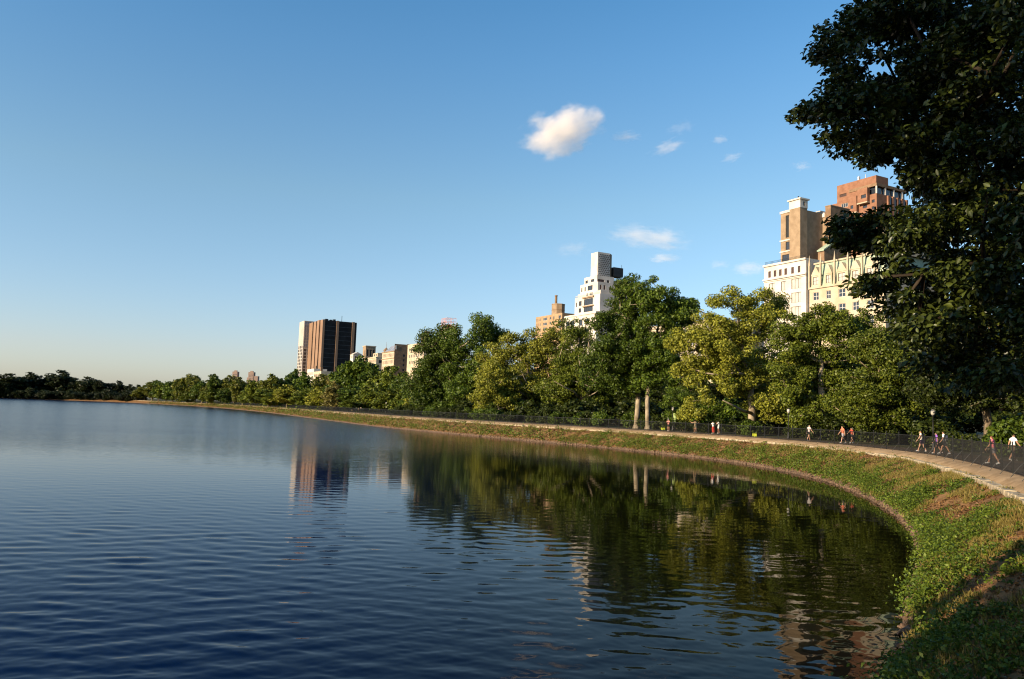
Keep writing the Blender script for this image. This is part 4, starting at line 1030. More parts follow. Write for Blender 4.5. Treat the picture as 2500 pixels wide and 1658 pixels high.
B.block(182, 190.6, 268.2, 277.8, 58.8, 62.5, WHITE_ST, [(275.2, 277.0, 59.9, 61.2, 2, 1), (270.4, 272.8, 60.0, 61.2, 2, 1)], [(182.4, 185.6, 59.4, 60.9, 5, 1), (187.0, 188.2, 59.4, 60.9, 2, 1)], name='tier_wall')
B.block(186, 192.4, 274.0, 279.1, 62.5, 73.9, WHITE_ST, name='shaft_wall')
q = B.L
vents = [(186.5 + 0.95 * c + (0.45 if r % 2 else 0), 187.0 + 0.95 * c + (0.45 if r % 2 else 0), 273.9, 273.98, 63.6 + 0.82 * r, 64.02 + 0.82 * r) for r in range(12) for c in range(6)]
B.boxes(vents, FRAME_D, 'vent_grid')['kind'] = 'stuff'
b = MB(); b.hull8([q(192.4, 274.02, 62.5), q(194.3, 275.4, 62.5), q(194.3, 279.0, 62.5), q(192.4, 279.0, 62.5)], [q(192.4, 274.02, 73.8), q(194.3, 275.4, 73.8), q(194.3, 279.0, 73.8), q(192.4, 279.0, 73.8)]); b.build('shaft_corner', TAN_BR, B.root)
B.boxes([(194.5, 199.5, 274, 278, 64.2, 68.2), (194.6, 199.4, 273.9, 274.0, 66.1, 66.3)], BLACK, 'water_tank')
B.boxes([(e_, e_ + 0.2, n_, n_ + 0.2, 58.8, 64.2) for e_ in (194.6, 197, 199.6) for n_ in (274.1, 277.6)] + [(194.6, 200.6, 274, 274.2, 62.6, 62.8), (198.6, 198.7, 274, 274.1, 68.2, 69.6), (200.4, 200.6, 274.0, 274.2, 61, 65.2)], BLACK, 'tank_frame')
B.block(190.6, 196.5, 268.4, 277.8, 54.6, 61.2, TAN_BR, name='rear_wall')
B.boxes([(189.4, 204, 263.4, 268.2, 54.6, 58.0)], WHITE_ST, 'rear_wing')

# --- tan brick block with octagonal tank house
B = Bld('tan_brick_block', 'tan brick apartment block with octagonal tank house and chimney on top', 176, 285.5)
W = []
for z in (45.6, 43.4, 41.2, 39.0, 36.8):
    for a, w in ((307.3, 0.8), (305.4, 0.7), (304.0, 0.7), (300.0, 3.4), (295.4, 1.3), (292.6, 1.3), (287.6, 2.0)): W.append((a - w / 2, a + w / 2, z - 0.1, z + 1.2, 3 if w > 3 else 1, 1, GLASS, FRAME_W))
B.block(176, 192, 285.5, 308.3, 2.5, 47.7, mat('orange_tan_brick', (0.28, 0.18, 0.10), 0.9, (0.35, 0.23, 0.135), 0.5), W)
a = B.L(179.2, 294.2, 47.7)
b = MB(); b.lathe([(3.0, a[2]), (3.0, a[2] + 4.5), (3.1, a[2] + 4.55), (3.1, a[2] + 4.9)], 8, (a[0], a[1])); b.build('tank_house', TAN_BR, B.root)
b = MB(); b.lathe([(3.05, a[2] + 2.0), (3.05, a[2] + 2.25)], 8, (a[0], a[1])); b.build('band', BROWN_BR, B.root)
a = B.L(177.6, 293.6, 47.7); b = MB(); b.lathe([(0.62, a[2]), (0.55, a[2] + 8.2), (0.66, a[2] + 8.25), (0.66, a[2] + 8.7)], 8, (a[0], a[1])); b.build('chimney', BROWN_BR, B.root)

# --- tan corner building
B = Bld('tan_corner_building', 'tan building with brown side wall and glazed sloping roof right of the dark tower', 173, 491)
W = [(492.3 + 2.5 * k, 493.5 + 2.5 * k, z, z + h, 1, 1, GLASS_BR, FRAME_W) for k in range(9) for z, h in ((37.8, 2.4), (33.2, 2.4), (29.4, 2.4))]
S = [(e_, e_ + 1.4, z, z + 1.5, 1, 1) for e_ in (179.2, 183.8) for z in (38.0, 34.8, 31.6, 28.4)]
B.block(173, 188, 491, 515.2, 2.5, 41.5, CREAM_ST, W)
B.block(173.1, 188, 490.7, 490.98, 2.5, 46.2, BROWN_BR, S=S, name='side_wall', dep=0.2)
B.boxes([(172.6, 173, 490.9, 515.4, 36.6, 37.0), (172.5, 173, 490.9, 515.4, 41.2, 41.7)], TAN_BR, 'cornice')
b = MB(); q = B.L
b.hull8([q(173.3, 491, 41.5), q(187.8, 491, 41.5), q(187.8, 513, 41.5), q(173.3, 513, 41.5)], [q(176.5, 491, 45.9), q(187.8, 491, 45.9), q(187.8, 506, 45.9), q(176.5, 506, 45.9)]); b.build('glazed_roof', TOWER_G, B.root)
B.boxes([(181.6, 188.2, 490.5, 490.68, 44.3, 46.5)], TAN_BR, 'parapet')
B.boxes([(173.5, 174.5, 490.5, 490.68, 42.6, 45.2)], WHITE_ST, 'parapet')

B = Bld('cream_cupola_building', 'low cream building with small spired cupola left of the tan corner building', 173, 528)
B.block(173, 184, 528, 546, 2.5, 39.2, CREAM_ST, [(529.5 + 2.6 * k, 530.9 + 2.6 * k, z, z + 2.2, 1, 1, GLASS_BR, FRAME_W) for k in range(6) for z in (35.2, 31.0)], [(175, 177.5, 35, 37, 1, 1), (179, 181.5, 35, 37, 1, 1)])
B.boxes([(172.6, 173, 527.9, 546.2, 38.5, 39.3), (172.7, 173, 527.9, 546.2, 33.9, 34.3)], CREAM_ST, 'cornice')
B.block(174.5, 182, 530, 540, 39.2, 42.2, CREAM_ST, [(532, 534, 40, 41.5, 1, 1), (536, 538, 40, 41.5, 1, 1)], name='attic_wall')
a = B.L(180.5, 529.5, 39.2); b = MB(); b.lathe([(1.7, a[2]), (1.7, a[2] + 4.5), (2.1, a[2] + 4.6), (1.9, a[2] + 5.4), (0.5, a[2] + 6.8), (0.12, a[2] + 7.2), (0.06, a[2] + 11)], 8, (a[0], a[1])); b.build('cupola', BROWN_BR, B.root)

B = Bld('arched_tower', 'beige square tower with three tall arched windows in its side', 185, 591.5)
B.block(185, 193, 591.5, 599, 2.5, 51.6, TAN_BR, [(593, 594.4, 44, 48, 1, 1)], [(186.0, 187.3, 43.5, 48.2, 1, 1, BLACK), (188.4, 189.7, 43.5, 48.2, 1, 1, BLACK), (190.8, 192.1, 43.5, 48.2, 1, 1, BLACK)])
B.boxes([(184.6, 193.3, 591.1, 599.3, 51.0, 51.7)], CREAM_ST, 'cornice')
for e_ in (186.65, 189.05, 191.45):
    a = B.L(e_, 591.45, 48.2); b = MB(); b.quad(*[(a[0] + 0.65 * math.cos(t), a[1], a[2] + 0.65 * math.sin(t)) for t in (0, math.pi / 3, 2 * math.pi / 3, math.pi)]); b.build('window_arch', BLACK, B.root)

B = Bld('cream_chimney_building', 'pale cream facade with roof chimneys mostly hidden by the broad maple', 173, 438)
B.block(173, 190, 438, 466, 2.5, 44, CREAM_ST, [(440 + 3 * k, 441.6 + 3 * k, z, z + 2, 1, 1, GLASS, FRAME_W) for k in range(8) for z in (39.5, 35.5, 31.5)])
for n_, z in ((452.5, 50.6), (446.6, 51.6)):
    a = B.L(178, n_, 44); MB().box(a[0] - 1, a[0] + 1, a[1] - 1.3, a[1] + 1.3, a[2], a[2] + z - 44.6).box(a[0] - 1.2, a[0] + 1.2, a[1] - 1.5, a[1] + 1.5, a[2] + z - 44.6, a[2] + z - 44).build('chimney', BROWN_BR, B.root)

B = Bld('red_roofed_tower', 'pale tower with red pyramid roof and pink scaffold poking above the maples', 185, 432.5)
B.block(185, 191, 432.5, 441, 2.5, 53.4, CREAM_ST, [(434 + 2.4 * k, 435.2 + 2.4 * k, 49, 51.5, 1, 1) for k in range(3)])
b = MB(); q = B.L; b.hull8([q(184.4, 431.9, 53.4), q(191.6, 431.9, 53.4), q(191.6, 438.6, 53.4), q(184.4, 438.6, 53.4)], [q(187.9, 435.2, 56.0), q(188.1, 435.2, 56.0), q(188.1, 435.4, 56.0), q(187.9, 435.4, 56.0)]); b.build('roof', TERRA, B.root)
b = MB()
for e_ in (185, 188, 191):
    for n_ in (432.6, 436.8, 441): b.tube([q(e_, n_, 53.4), q(e_, n_, 59.6)], 0.09, 4)
for z in (55.4, 57.4, 59.5):
    for e_ in (185, 188, 191): b.tube([q(e_, 432.6, z), q(e_, 441, z)], 0.08, 4)
    for n_ in (432.6, 436.8, 441): b.tube([q(185, n_, z), q(191, n_, z)], 0.08, 4)
for k in range(8): b.tube([q(185, 434.5 + 0.85 * k, 54), q(185, 434.5 + 0.85 * k, 59.4)], 0.06, 4)
b.build('scaffold', PINK, B.root)

B = Bld('cream_apartment_house', 'cream apartment house glimpsed between the tallest tree and the big plane tree', 173, 185)
B.block(173, 195, 185, 222, 2.5, 36, CREAM_ST, [(187 + 3.5 * k, 188.6 + 3.5 * k, z, z + 2.1, 2, 1, GLASS, FRAME_W) for k in range(10) for z in (32, 28.2, 24.4, 20.6, 16.8)], [(175 + 4 * k, 176.6 + 4 * k, z, z + 2, 1, 1) for k in range(5) for z in (32, 28.2)])
B.boxes([(172.5, 173, 184.9, 222.2, 35.2, 36.2)], CREAM_ST, 'cornice')

# --- dark bronze tower
B = Bld('dark_bronze_tower', 'dark glass tower with bronze vertical piers beside the light grid tower', 260, 1023.5)
B.block(261, 306.1, 1024.3, 1090, 2.5, 116.0, DARK_CURT, name='curtain_wall')
B.boxes([(e0, e1, 1023.2, 1024.28, 2.5, 116.4) for e0, e1 in ((278.3, 281.5), (299.6, 303.1))], COPPER, 'pier')
for k, (n0, n1, e_, z) in enumerate(((1023.4, 1036, 259.6, 116.6), (1038, 1050.5, 258.6, 117.0), (1053, 1065.5, 258.0, 116.6), (1068, 1090, 257.2, 116.2))):
    B.box(e_, 262.5 + (0 if k else 0), n0, n1, 2.5, z, COPPER, 'pier')
B.boxes([(261.5 + (k % 3) * 0.6, 277.5, 1024.15, 1024.28, z, z + 0.5) for k, z in enumerate(range(30, 112, 6))] + [(282, 299, 1024.15, 1024.28, z, z + 0.5) for z in range(30, 112, 6)], mat('spandrel', (0.045, 0.045, 0.05), 0.5), 'spandrel')
B.boxes([(264, 268, 1028, 1033, 116, 118.2), (270, 273, 1027, 1031, 116, 117.5), (275, 278, 1028, 1034, 116, 118.4), (286, 286.5, 1028, 1028.5, 116, 124)], BLACK, 'roof_plant')
# --- light grid tower
B = Bld('light_grid_tower', 'slender pale tower with a white grid of dark windows behind the bronze tower', 250, 1087)
W = [(1090 + 9 * c, 1095.5 + 9 * c, 26 + 4.6 * r, 29.6 + 4.6 * r, 2, 1) for c in range(3) for r in range(13)]
S = [(251.4 + 5.2 * c, 255.4 + 5.2 * c, 26 + 4.6 * r, 29.6 + 4.6 * r, 2, 1) for c in range(4) for r in range(12)]
B.block(250, 272, 1087, 1115.6, 2.5, 119.5, TOWER_W, W, S, dep=0.6)
B.boxes([(250.6, 272.1, 1086.7, 1086.98, 83, 118.6)], TOWER_G, 'glass_wall')
B.boxes([(250.6 + 3.05 * k, 251.0 + 3.05 * k, 1086.4, 1086.68, 83, 119) for k in range(8)] + [(250.6, 272.1, 1086.4, 1086.68, 83 + 4.4 * k, 83.5 + 4.4 * k) for k in range(9)], TOWER_W, 'grid_bar')
# --- small pale buildings by the dark tower
B = Bld('pediment_building', 'small white building top with pediment right of the dark tower', 180, 608)
B.block(180, 187, 608, 616, 2.5, 45.4, WHITE_ST, [(610, 611.2, 42, 44, 1, 1), (612.6, 613.8, 42, 44, 1, 1)], [(181.5, 182.7, 42, 44, 1, 1), (184, 185.2, 42, 44, 1, 1)])
b = MB(); q = B.L; b.hull8([q(179.6, 607.6, 45.4), q(187.4, 607.6, 45.4), q(187.4, 616.4, 45.4), q(179.6, 616.4, 45.4)], [q(183.4, 607.6, 47.2), q(183.6, 607.6, 47.2), q(183.6, 616.4, 47.2), q(183.4, 616.4, 47.2)]); b.build('roof', WHITE_ST, B.root)
B = Bld('cream_row_house', 'low pale rooftops below the dark tower', 176, 690)
B.block(176, 190, 690, 716, 2.5, 34, CREAM_ST, [(692 + 4 * k, 694 + 4 * k, 29, 31.5, 1, 1) for k in range(6)])
B.block(176, 188, 716.1, 742, 2.5, 37, WHITE_ST, [(718 + 4 * k, 720 + 4 * k, 31, 34, 1, 1) for k in range(6)], name='wall')
B.boxes([(178, 180, 700, 702, 34, 38), (179, 181, 722, 725, 37, 40)], BROWN_BR, 'chimney')
# --- far brown towers
for lab, x0, x1, zt, lowx, lowz in (('distant narrow brown tower block above the far shore trees', -786, -772, 88, None, 0), ('distant brown tower block with lower wing, right of the narrow one', -741, -726, 88, -714, 77)):
    t = empty('distant_tower', ((x0 + x1) / 2, 2200, 2.5), 0, lab, 'building', 'distant towers')
    h = (x1 - x0) / 2
    MB().box(-h, h, 0, 16, 0, zt - 2.5).build('wall', FAR_BR, t)
    MB().box(-h * 0.5, h * 0.5, 4, 10, zt - 2.5, zt + 1).build('plant_room', FAR_BR, t)
    if lowx: MB().box(-h - 4, -h - 0.01, 2, 14, 0, 70).build('wing', FAR_BR, t); MB().box(h + 0.01, h + lowx - x1, 1, 15, 0, lowz - 2.5).build('wing', FAR_BR, t)
    wm = MB().box(-1.1, 1.1, -0.12, 0.1, 0, 1.8).mesh('window', GLASS)
    for r in range(6):
        for c in (-0.55, 0, 0.55): link('window', wm, t, (c * h, -0.02, zt - 12 - r * 5))

# ------------------------------------------------------------------ people
def seg_skel(pose):
    """joints in metres for a 1.75 m figure; x right, y forward, z up"""
    J = {}
    lean = pose.get('lean', 0.03)
    J['pelvis'] = Vector((0, 0, 0.93)); J['waist'] = Vector((0, lean * 0.5, 1.08)); J['chest'] = Vector((0, lean, 1.30)); J['collar'] = Vector((0, lean * 1.2, 1.43)); J['neck'] = Vector((0, lean * 1.3 + 0.01, 1.50))
    J['head'] = Vector((0, lean * 1.5 + 0.03, 1.60)); J['crown'] = Vector((0, lean * 1.5 + 0.015, 1.70)); J['chin'] = Vector((0, lean * 1.5 + 0.075, 1.555))
    for sd, sg in (('L', -1), ('R', 1)):
        J['sh' + sd] = Vector((sg * 0.175, lean, 1.42))
        sw, ab, el, tw = pose['arm' + sd]     # swing fwd, abduction, elbow bend, inward twist
        ua = Vector((sg * math.sin(ab), math.sin(sw) * math.cos(ab), -math.cos(sw) * math.cos(ab)))
        J['el' + sd] = J['sh' + sd] + ua * 0.29
        fa = Matrix.Rotation(el, 3, 'X') @ ua; fa = Matrix.Rotation(sg * tw, 3, 'Z') @ fa
        J['wr' + sd] = J['el' + sd] + fa * 0.25; J['pa' + sd] = J['wr' + sd] + fa * 0.07; J['fi' + sd] = J['wr' + sd] + fa * 0.165
        side = fa.cross(Vector((sg, 0, 0))).normalized() if abs(fa.x) < 0.95 else Vector((0, 1, 0))
        J['th' + sd] = J['pa' + sd] + fa * 0.02 + side * 0.055
        for k, o_ in enumerate((-0.03, -0.01, 0.011, 0.03)): J['f%d%s' % (k, sd)] = J['pa' + sd] + fa * (0.085 + 0.012 * (k in (1, 2))) + side * o_ * 0.9 + Vector((-sg * 0.012, 0, 0))
        hp, kn = pose['leg' + sd]
        J['hi' + sd] = Vector((sg * 0.095, 0, 0.90))
        th = Vector((sg * 0.02, math.sin(hp), -math.cos(hp))); J['kn' + sd] = J['hi' + sd] + th * 0.43
        sh = Vector((0, math.sin(hp - kn), -math.cos(hp - kn))); J['an' + sd] = J['kn' + sd] + sh * 0.41
        J['he' + sd] = J['an' + sd] + Vector((0, -0.05, -0.055)); J['to' + sd] = J['an' + sd] + Vector((sg * 0.02, 0.17, -0.065 + 0.10 * min(0, hp - kn)))
    E_ = [('pelvis', 'waist'), ('waist', 'chest'), ('chest', 'collar'), ('collar', 'neck'), ('neck', 'head'), ('head', 'crown'), ('head', 'chin')]
    for sd in 'LR':
        E_ += [('collar', 'sh' + sd), ('sh' + sd, 'el' + sd), ('el' + sd, 'wr' + sd), ('wr' + sd, 'pa' + sd), ('pa' + sd, 'th' + sd)] + [('pa' + sd, 'f%d%s' % (k, sd)) for k in range(4)]
        E_ += [('pelvis', 'hi' + sd), ('hi' + sd, 'kn' + sd), ('kn' + sd, 'an' + sd), ('an' + sd, 'to' + sd), ('an' + sd, 'he' + sd)]
    return J, E_
RAD = {'pelvis': (0.15, 0.105), 'waist': (0.13, 0.095), 'chest': (0.155, 0.11), 'collar': (0.11, 0.08), 'neck': (0.055, 0.055), 'head': (0.078, 0.092), 'crown': (0.066, 0.08), 'chin': (0.045, 0.035)}
for sd in 'LR':
    RAD.update({'sh' + sd: (0.062,) * 2, 'el' + sd: (0.042,) * 2, 'wr' + sd: (0.028,) * 2, 'pa' + sd: (0.034, 0.02), 'th' + sd: (0.011,) * 2, 'hi' + sd: (0.088,) * 2, 'kn' + sd: (0.056,) * 2, 'an' + sd: (0.038,) * 2, 'he' + sd: (0.034,) * 2, 'to' + sd: (0.034,) * 2})
    for k in range(4): RAD['f%d%s' % (k, sd)] = (0.009,) * 2
SKINS = [mat('skin_light', (0.48, 0.27, 0.18), 0.6), mat('skin_tan', (0.34, 0.18, 0.11), 0.6), mat('skin_brown', (0.15, 0.075, 0.045), 0.6)]
def cloth(n, c): return mat('cloth_' + n, c, 0.9)
def person(label, loc, face, pose, shirt, shorts, skin=0, hair=(0.06, 0.035, 0.02), height=1.72, sleeve=0.55, legs=0.6, shoe=(0.5, 0.5, 0.5), long_hair=False, patch=None, cap=None, top_lo=None):
    J, E_ = seg_skel(pose); names = list(J)
    bm = bmesh.new(); sl = bm.verts.layers.skin.verify(); vs = {}
    for n_ in names:
        if n_[:2] in ('fi',): continue
        v = bm.verts.new(J[n_]); v[sl].radius = tuple(q * (1.2 if n_[:2] in ('sh', 'el', 'wr', 'kn', 'an', 'hi') else 1.05) for q in RAD[n_]); vs[n_] = v
        if n_ == 'pelvis': v[sl].use_root = True
    for a_, b_ in E_: bm.edges.new((vs[a_], vs[b_]))
    me = bpy.data.meshes.new('tmp'); bm.to_mesh(me); bm.free()
    tmp = bpy.data.objects.new('tmp', me); COL.objects.link(tmp)
    m = tmp.modifiers.new('s', 'SKIN'); m.use_smooth_shade = True; m.branch_smoothing = 0.6
    m2 = tmp.modifiers.new('d', 'SUBSURF'); m2.levels = 1; m2.render_levels = 1
    dg = bpy.context.evaluated_depsgraph_get(); dg.update()
    body = bpy.data.meshes.new_from_object(tmp.evaluated_get(dg)); bpy.data.objects.remove(tmp); bpy.data.meshes.remove(me)
    body.name = 'body'; body.materials.clear(); body.materials.append(SKINS[skin])
    low = min(v.co.z for v in body.vertices)
    for v in body.vertices: v.co.z -= low
    for n_ in J: J[n_].z -= low
    # nearest bone of each vertex
    V = np.array([v.co[:] for v in body.vertices]); Nn = np.array([v.normal[:] for v in body.vertices])
    A = np.array([J[a_][:] for a_, b_ in E_]); Bq = np.array([J[b_][:] for a_, b_ in E_]); AB = Bq - A
    rr = np.array([min(RAD[a_][0], RAD[b_][0]) for a_, b_ in E_])
    t = np.clip(np.einsum('vei,ei->ve', V[:, None] - A[None], AB) / np.sum(AB * AB, 1)[None], 0, 1)
    dist = np.linalg.norm(V[:, None] - (A[None] + AB[None] * t[..., None]), axis=2) - rr[None]
    e = np.argmin(dist, 1); tt = t[np.arange(len(V)), e]
    kind = []
    for i, k in enumerate(e):
        a_, b_ = E_[k]; z = V[i][2]
        if a_ in ('neck', 'head') : kind.append('head')
        elif (a_, b_) == ('collar', 'neck'): kind.append('neck')
        elif a_[:2] == 'sh': kind.append('shirt' if tt[i] < sleeve else 'skin')
        elif a_[:2] in ('el', 'wr', 'pa'): kind.append('shirt' if sleeve > 1 and a_[:2] == 'el' else 'skin')
        elif a_[:2] == 'hi': kind.append('shorts' if tt[i] < legs else 'skin')
        elif a_[:2] == 'kn': kind.append('shorts' if legs > 1 and tt[i] < legs - 1 else 'skin')
        elif a_[:2] == 'an': kind.append('shoe' + a_[2])
        elif a_ == 'pelvis' and (b_[:2] == 'hi' or tt[i] < 0.45): kind.append('shorts')
        else: kind.append('shirt')
    kind = np.array(kind)
    hd = J['head']; hh = np.zeros(len(V), bool)
    for i in np.where(kind == 'head')[0]:
        p = V[i] - np.array(hd)
        hh[i] = p[2] > 0.045 or (p[1] < -0.01 and p[2] > (-0.12 if long_hair else -0.05))
    root = empty('person', loc, face, label, 'person'); root.scale = (height / 1.75,) * 3
    for p in body.polygons: p.use_smooth = True
    bo = link('body', body, root)
    polys = [list(p.vertices) for p in body.polygons]
    def shell(nm, mask, off, material):
        F = [p for p in polys if sum(mask[i] for i in p) >= len(p) - 1]
        if not F: return
        used = sorted({i for p in F for i in p}); mp = {i: k for k, i in enumerate(used)}
        me = bpy.data.meshes.new(nm); me.from_pydata([tuple(V[i] + Nn[i] * off) for i in used], [], [[mp[i] for i in p] for p in F]); me.materials.append(material); me.update()
        for p in me.polygons: p.use_smooth = True
        return link(nm, me, root)
    if shirt: shell('shirt', kind == 'shirt', 0.016, shirt)
    if shorts: shell('shorts' if legs < 1 else 'trousers', kind == 'shorts', 0.020, shorts)
    for sd in 'LR': shell('shoe', kind == 'shoe' + sd, 0.010, mat('shoe_%d' % int(shoe[0] * 100), shoe, 0.6))
    shell('hair', hh, 0.020, mat('hair_%d' % int(hair[0] * 100), hair, 0.7))
    if patch is not None: 
        a = J['chest']; MB().box(-0.12, 0.12, a.y - 0.24, a.y - 0.13, a.z - 0.18, a.z + 0.12).build('backpack', patch, root)
    if cap is not None:
        b = MB(); c = J['crown']; b.lathe([(0.105, c.z - 0.03), (0.10, c.z + 0.03), (0.05, c.z + 0.085), (0.005, c.z + 0.09)], 10, (c.x, c.y - 0.01)); b.box(-0.07, 0.07, c.y + 0.08, c.y + 0.20, c.z - 0.025, c.z - 0.01); b.build('cap', cap, root)
    return root
walk = dict(armL=(0.35, 0.16, 0.25, 0.1), armR=(-0.35, 0.16, 0.25, 0.1), legL=(-0.38, 0.12), legR=(0.36, 0.05))
walk2 = dict(armL=(-0.3, 0.3, 0.3, 0.1), armR=(0.3, 0.3, 0.3, 0.1), legL=(0.30, 0.05), legR=(-0.32, 0.25))
run = dict(lean=0.09, armL=(0.5, 0.15, 1.6, 0.4), armR=(-0.7, 0.2, 1.5, 0.3), legL=(-0.45, 0.9), legR=(0.6, 0.5))
run2 = dict(lean=0.09, armL=(-0.7, 0.2, 1.5, 0.3), armR=(0.5, 0.15, 1.6, 0.4), legL=(0.55, 0.45), legR=(-0.4, 1.0))
stand_up = dict(armL=(0.9, 1.0, 2.2, 0.8), armR=(0.9, 1.0, 2.2, 0.8), legL=(0.1, 0.05), legR=(-0.15, 0.05))
phone = dict(armL=(0.35, 0.15, 1.9, 0.6), armR=(0.35, 0.15, 1.9, 0.6), legL=(0.03, 0.02), legR=(-0.05, 0.02))
outarm = dict(armL=(-0.2, 0.15, 0.2, 0), armR=(0.3, 0.75, 0.2, 0), legL=(0.25, 0.05), legR=(-0.3, 0.2))
def track_spot(px, depth, back=1.0):
    """a spot on the path at that picture column, at least `back` metres behind the fence"""
    for _ in range(80):
        g = ground_at(px, depth, Z_PATH + 0.01); P = np.array([g.x, g.y]); d = np.linalg.norm(WP - P, axis=1); i = int(np.argmin(d))
        if (P - WP[i]) @ WNRM[i] >= EW[i] + LW[i] + back: return g, math.atan2(-WNRM[i][0], WNRM[i][1])
        depth += 0.4
    return g, 0
def go(px, depth, turn, back=1.0):
    g, a = track_spot(px, depth, back); return g, a + turn          # heading along the path plus a turn
AWAY, TOWARD = math.pi / 2, -math.pi / 2
PPL = [
    ('person in pink tank top and patterned shorts walking behind the fence at right', 2425, 44, R(150), walk, cloth('pink', (0.62, 0.16, 0.20)), cloth('grey_check', (0.16, 0.14, 0.14)), dict(skin=1, hair=(0.16, 0.06, 0.03), sleeve=0.15, long_hair=True)),
    ('person in white shirt further along the path at the right edge', 2474, 52, R(20), walk2, cloth('white', (0.75, 0.73, 0.70)), cloth('khaki', (0.20, 0.15, 0.09)), dict(skin=1, hair=(0.10, 0.06, 0.03), height=1.8)),
    ('person in white top and dark shorts walking alone behind the fence', 2250, 61, R(150), walk, cloth('offwhite', (0.70, 0.60, 0.48)), cloth('plum', (0.06, 0.03, 0.05)), dict(skin=0, hair=(0.28, 0.15, 0.06), sleeve=0.15, long_hair=True)),
    ('person in purple shirt and black shorts beside the one in white', 2288, 57, R(160), walk2, cloth('purple', (0.24, 0.10, 0.42)), cloth('black', (0.015, 0.014, 0.016)), dict(skin=1, hair=(0.03, 0.02, 0.015), height=1.68)),
    ('person in white shirt with dark backpack next to the purple shirt', 2306, 59.5, R(165), walk, cloth('white', (0.75, 0.73, 0.70)), cloth('black', (0.015, 0.014, 0.016)), dict(skin=1, hair=(0.08, 0.04, 0.02), height=1.78, patch=cloth('navy', (0.03, 0.035, 0.06)))),
    ('person in coral shirt and pale patterned shorts walking on the path', 2058, 80, R(175), walk2, cloth('coral', (0.66, 0.17, 0.09)), cloth('pale_pattern', (0.30, 0.28, 0.30)), dict(skin=0, hair=(0.22, 0.10, 0.04), height=1.82)),
    ('person in dark red top reaching an arm out beside the coral shirt', 2080, 81.5, R(180), outarm, cloth('dark_red', (0.30, 0.05, 0.03)), cloth('black', (0.015, 0.014, 0.016)), dict(skin=1, hair=(0.03, 0.02, 0.015), height=1.66)),
    ('person in grey shirt and black shorts walking with arms held out', 1975, 84, R(10), walk2, cloth('grey', (0.42, 0.38, 0.36)), cloth('black', (0.015, 0.014, 0.016)), dict(skin=0, hair=(0.30, 0.22, 0.15), height=1.76)),
    ('person all in white beside the one with red trousers', 1755, 108, R(100), phone, cloth('white', (0.75, 0.73, 0.70)), cloth('white', (0.75, 0.73, 0.70)), dict(skin=1, hair=(0.04, 0.03, 0.02), height=1.80)),
    ('person in white top and red trousers standing on the path', 1741, 106, R(80), phone, cloth('white', (0.75, 0.73, 0.70)), cloth('red', (0.50, 0.05, 0.03)), dict(skin=1, hair=(0.03, 0.02, 0.015), height=1.66, legs=1.75)),
    ('person in khaki clothes with both hands raised to the head', 1697, 108, R(60), stand_up, cloth('khaki', (0.20, 0.15, 0.09)), cloth('khaki_dark', (0.12, 0.10, 0.06)), dict(skin=1, hair=(0.05, 0.03, 0.02), height=1.72)),
    ('runner in pink top, white shirt hem and cap coming toward the viewer', 1632, 112, R(200), phone, cloth('salmon', (0.50, 0.20, 0.17)), cloth('black', (0.015, 0.014, 0.016)), dict(skin=1, hair=(0.03, 0.02, 0.015), cap=cloth('capgrey', (0.25, 0.24, 0.25)))),
    ('runner in white shirt and dark shorts near the olive plane trunk', 1362, 150, R(190), run, cloth('white', (0.75, 0.73, 0.70)), cloth('black', (0.015, 0.014, 0.016)), dict(skin=1)),
    ('runner in red shirt and dark shorts beside the leaning plane tree', 1314, 158, R(10), run2, cloth('red', (0.50, 0.05, 0.03)), cloth('black', (0.015, 0.014, 0.016)), dict(skin=1)),
    ('runner in white top by the small forked tree', 1201, 178, R(185), run, cloth('white', (0.75, 0.73, 0.70)), cloth('grey_check', (0.16, 0.14, 0.14)), dict(skin=0)),
    ('distant walker in brown under the dark maples', 1088, 200, R(10), walk, cloth('brown', (0.22, 0.11, 0.06)), cloth('black', (0.015, 0.014, 0.016)), dict(skin=1)),
    ('distant walker in pale shirt beside the broad maple', 1025, 215, R(180), walk2, cloth('grey', (0.42, 0.38, 0.36)), cloth('black', (0.015, 0.014, 0.016)), dict(skin=1)),
]
for lab, px, dep, turn, pose, sh, so, kw in PPL:
    g, a = go(px, dep, turn); person(lab, g, a, pose, sh, so, **kw)

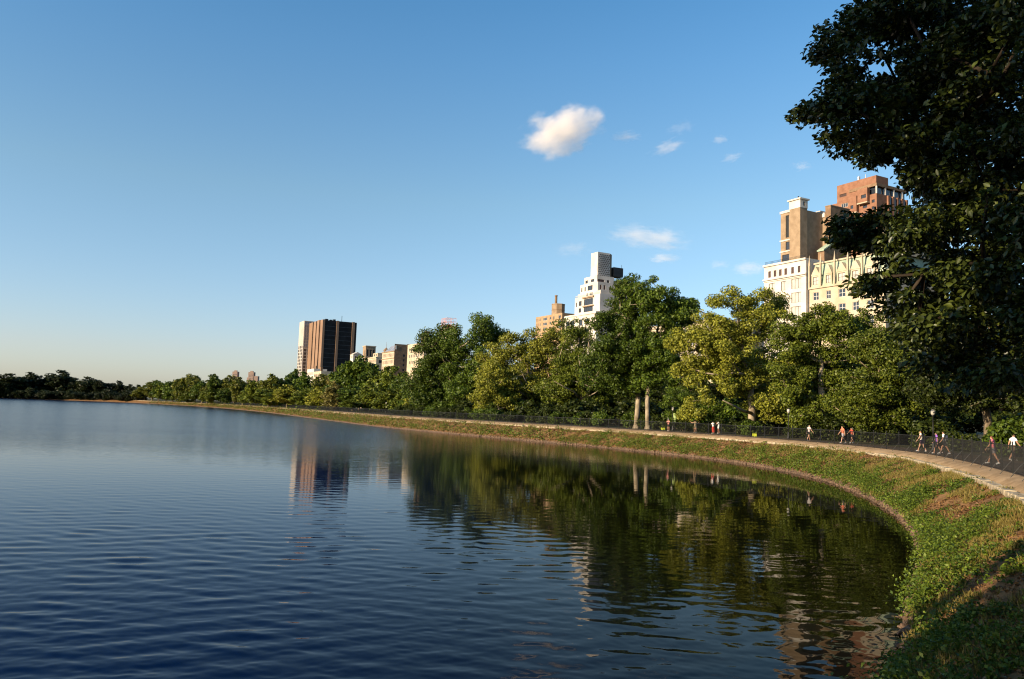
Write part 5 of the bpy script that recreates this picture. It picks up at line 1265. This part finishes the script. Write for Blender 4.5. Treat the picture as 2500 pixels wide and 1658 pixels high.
# ------------------------------------------------------------------ clouds
def cloud_mat(name, dens, nscale, thr, seed):
    m = bpy.data.materials.new(name); m.use_nodes = True; nt = m.node_tree; N = nt.nodes; L = nt.links; N.clear()
    out = N.new('ShaderNodeOutputMaterial'); v = N.new('ShaderNodeVolumePrincipled'); L.new(v.outputs[0], out.inputs['Volume'])
    v.inputs['Color'].default_value = (1, 0.94, 0.90, 1); v.inputs['Anisotropy'].default_value = -0.25
    tc = N.new('ShaderNodeTexCoord'); ln = N.new('ShaderNodeVectorMath'); ln.operation = 'LENGTH'; L.new(tc.outputs['Object'], ln.inputs[0])
    mp = N.new('ShaderNodeMapping'); mp.inputs['Location'].default_value = (seed * 3.1, seed * 1.7, seed); L.new(tc.outputs['Object'], mp.inputs[0])
    nz = N.new('ShaderNodeTexNoise'); nz.inputs['Scale'].default_value = nscale; nz.inputs['Detail'].default_value = 6; nz.inputs['Roughness'].default_value = 0.62; L.new(mp.outputs[0], nz.inputs['Vector'])
    def M(op, a, b=None):
        n = N.new('ShaderNodeMath'); n.operation = op
        for i, q in enumerate((a, b)):
            if q is None: continue
            if hasattr(q, 'is_output'): L.new(q, n.inputs[i])
            else: n.inputs[i].default_value = q
        return n.outputs[0]
    val = M('ADD', M('SUBTRACT', 1.0, ln.outputs['Value']), M('MULTIPLY', M('SUBTRACT', nz.outputs['Fac'], 0.5), 1.9))
    mr = N.new('ShaderNodeMapRange'); mr.interpolation_type = 'SMOOTHSTEP'; L.new(val, mr.inputs[0]); mr.inputs['From Min'].default_value = thr; mr.inputs['From Max'].default_value = thr + 0.5; mr.inputs['To Max'].default_value = dens
    edge = N.new('ShaderNodeMapRange'); edge.interpolation_type = 'SMOOTHSTEP'; L.new(ln.outputs['Value'], edge.inputs[0]); edge.inputs['From Min'].default_value = 1.0; edge.inputs['From Max'].default_value = 0.8
    L.new(M('MULTIPLY', mr.outputs[0], edge.outputs[0]), v.inputs['Density'])
    return m
def sphere_mesh(name):
    bm = bmesh.new(); bmesh.ops.create_icosphere(bm, subdivisions=3, radius=1.0); me = bpy.data.meshes.new(name); bm.to_mesh(me); bm.free(); return me
CD = 3200.0
CLOUDS = [('largest white puffy cloud high above the avenue', 1370, 320, 132, 74, -17, 0.0095, 2.0, 0.20), ('small flat cloud just right of the largest cloud', 1530, 334, 42, 15, 0, 0.012, 1.6, 0.25),
          ('thin slanted wisp of cloud right of the small flat cloud', 1630, 360, 55, 18, -20, 0.010, 1.6, 0.25), ('faint small cloud above the slanted wisp', 1662, 312, 45, 20, -10, 0.004, 1.8, 0.3),
          ('tiny cloud dab alone at right of the wisps', 1758, 341, 26, 11, 0, 0.010, 1.5, 0.2), ('tiny slanted cloud dab below its neighbour', 1788, 384, 32, 11, -15, 0.008, 1.5, 0.2),
          ('long flat cloud above the white stepped tower', 1585, 580, 118, 28, 6, 0.008, 2.2, 0.24), ('small bright cloud lower right of the stepped tower shaft', 1622, 631, 45, 13, 0, 0.012, 1.5, 0.2),
          ('faint wisp left of the stepped tower shaft', 1400, 608, 60, 22, -5, 0.003, 1.7, 0.25), ('low cloud beside the white apartment house', 1830, 655, 55, 20, 0, 0.008, 1.5, 0.22),
          ('faint low wisp left of the cloud by the white house', 1760, 645, 36, 16, 0, 0.005, 1.6, 0.25), ('small cloud near the oak branches', 1958, 406, 30, 12, 0, 0.007, 1.5, 0.22)]
for k, (lab, x, y, rx, ry, tilt, dens, ns, thr) in enumerate(CLOUDS):
    p = at(x, y, CD + 60 * k); mpp = p.y / F_PX
    o = link('cloud', sphere_mesh('cloud'), None, p); o.data.materials.append(cloud_mat('cloud_vapour_%d' % k, dens * (1 if k == 0 else 0.42), ns if k == 0 else ns * 1.6, thr if k == 0 else thr + 0.12, k))
    o.scale = (rx * mpp, rx * mpp * 0.75, ry * mpp) if k == 0 else (rx * mpp * 1.3, rx * mpp, ry * mpp * 1.35); o.rotation_euler = (0, R(tilt), 0)
    tag(o, lab, 'cloud', 'clouds')
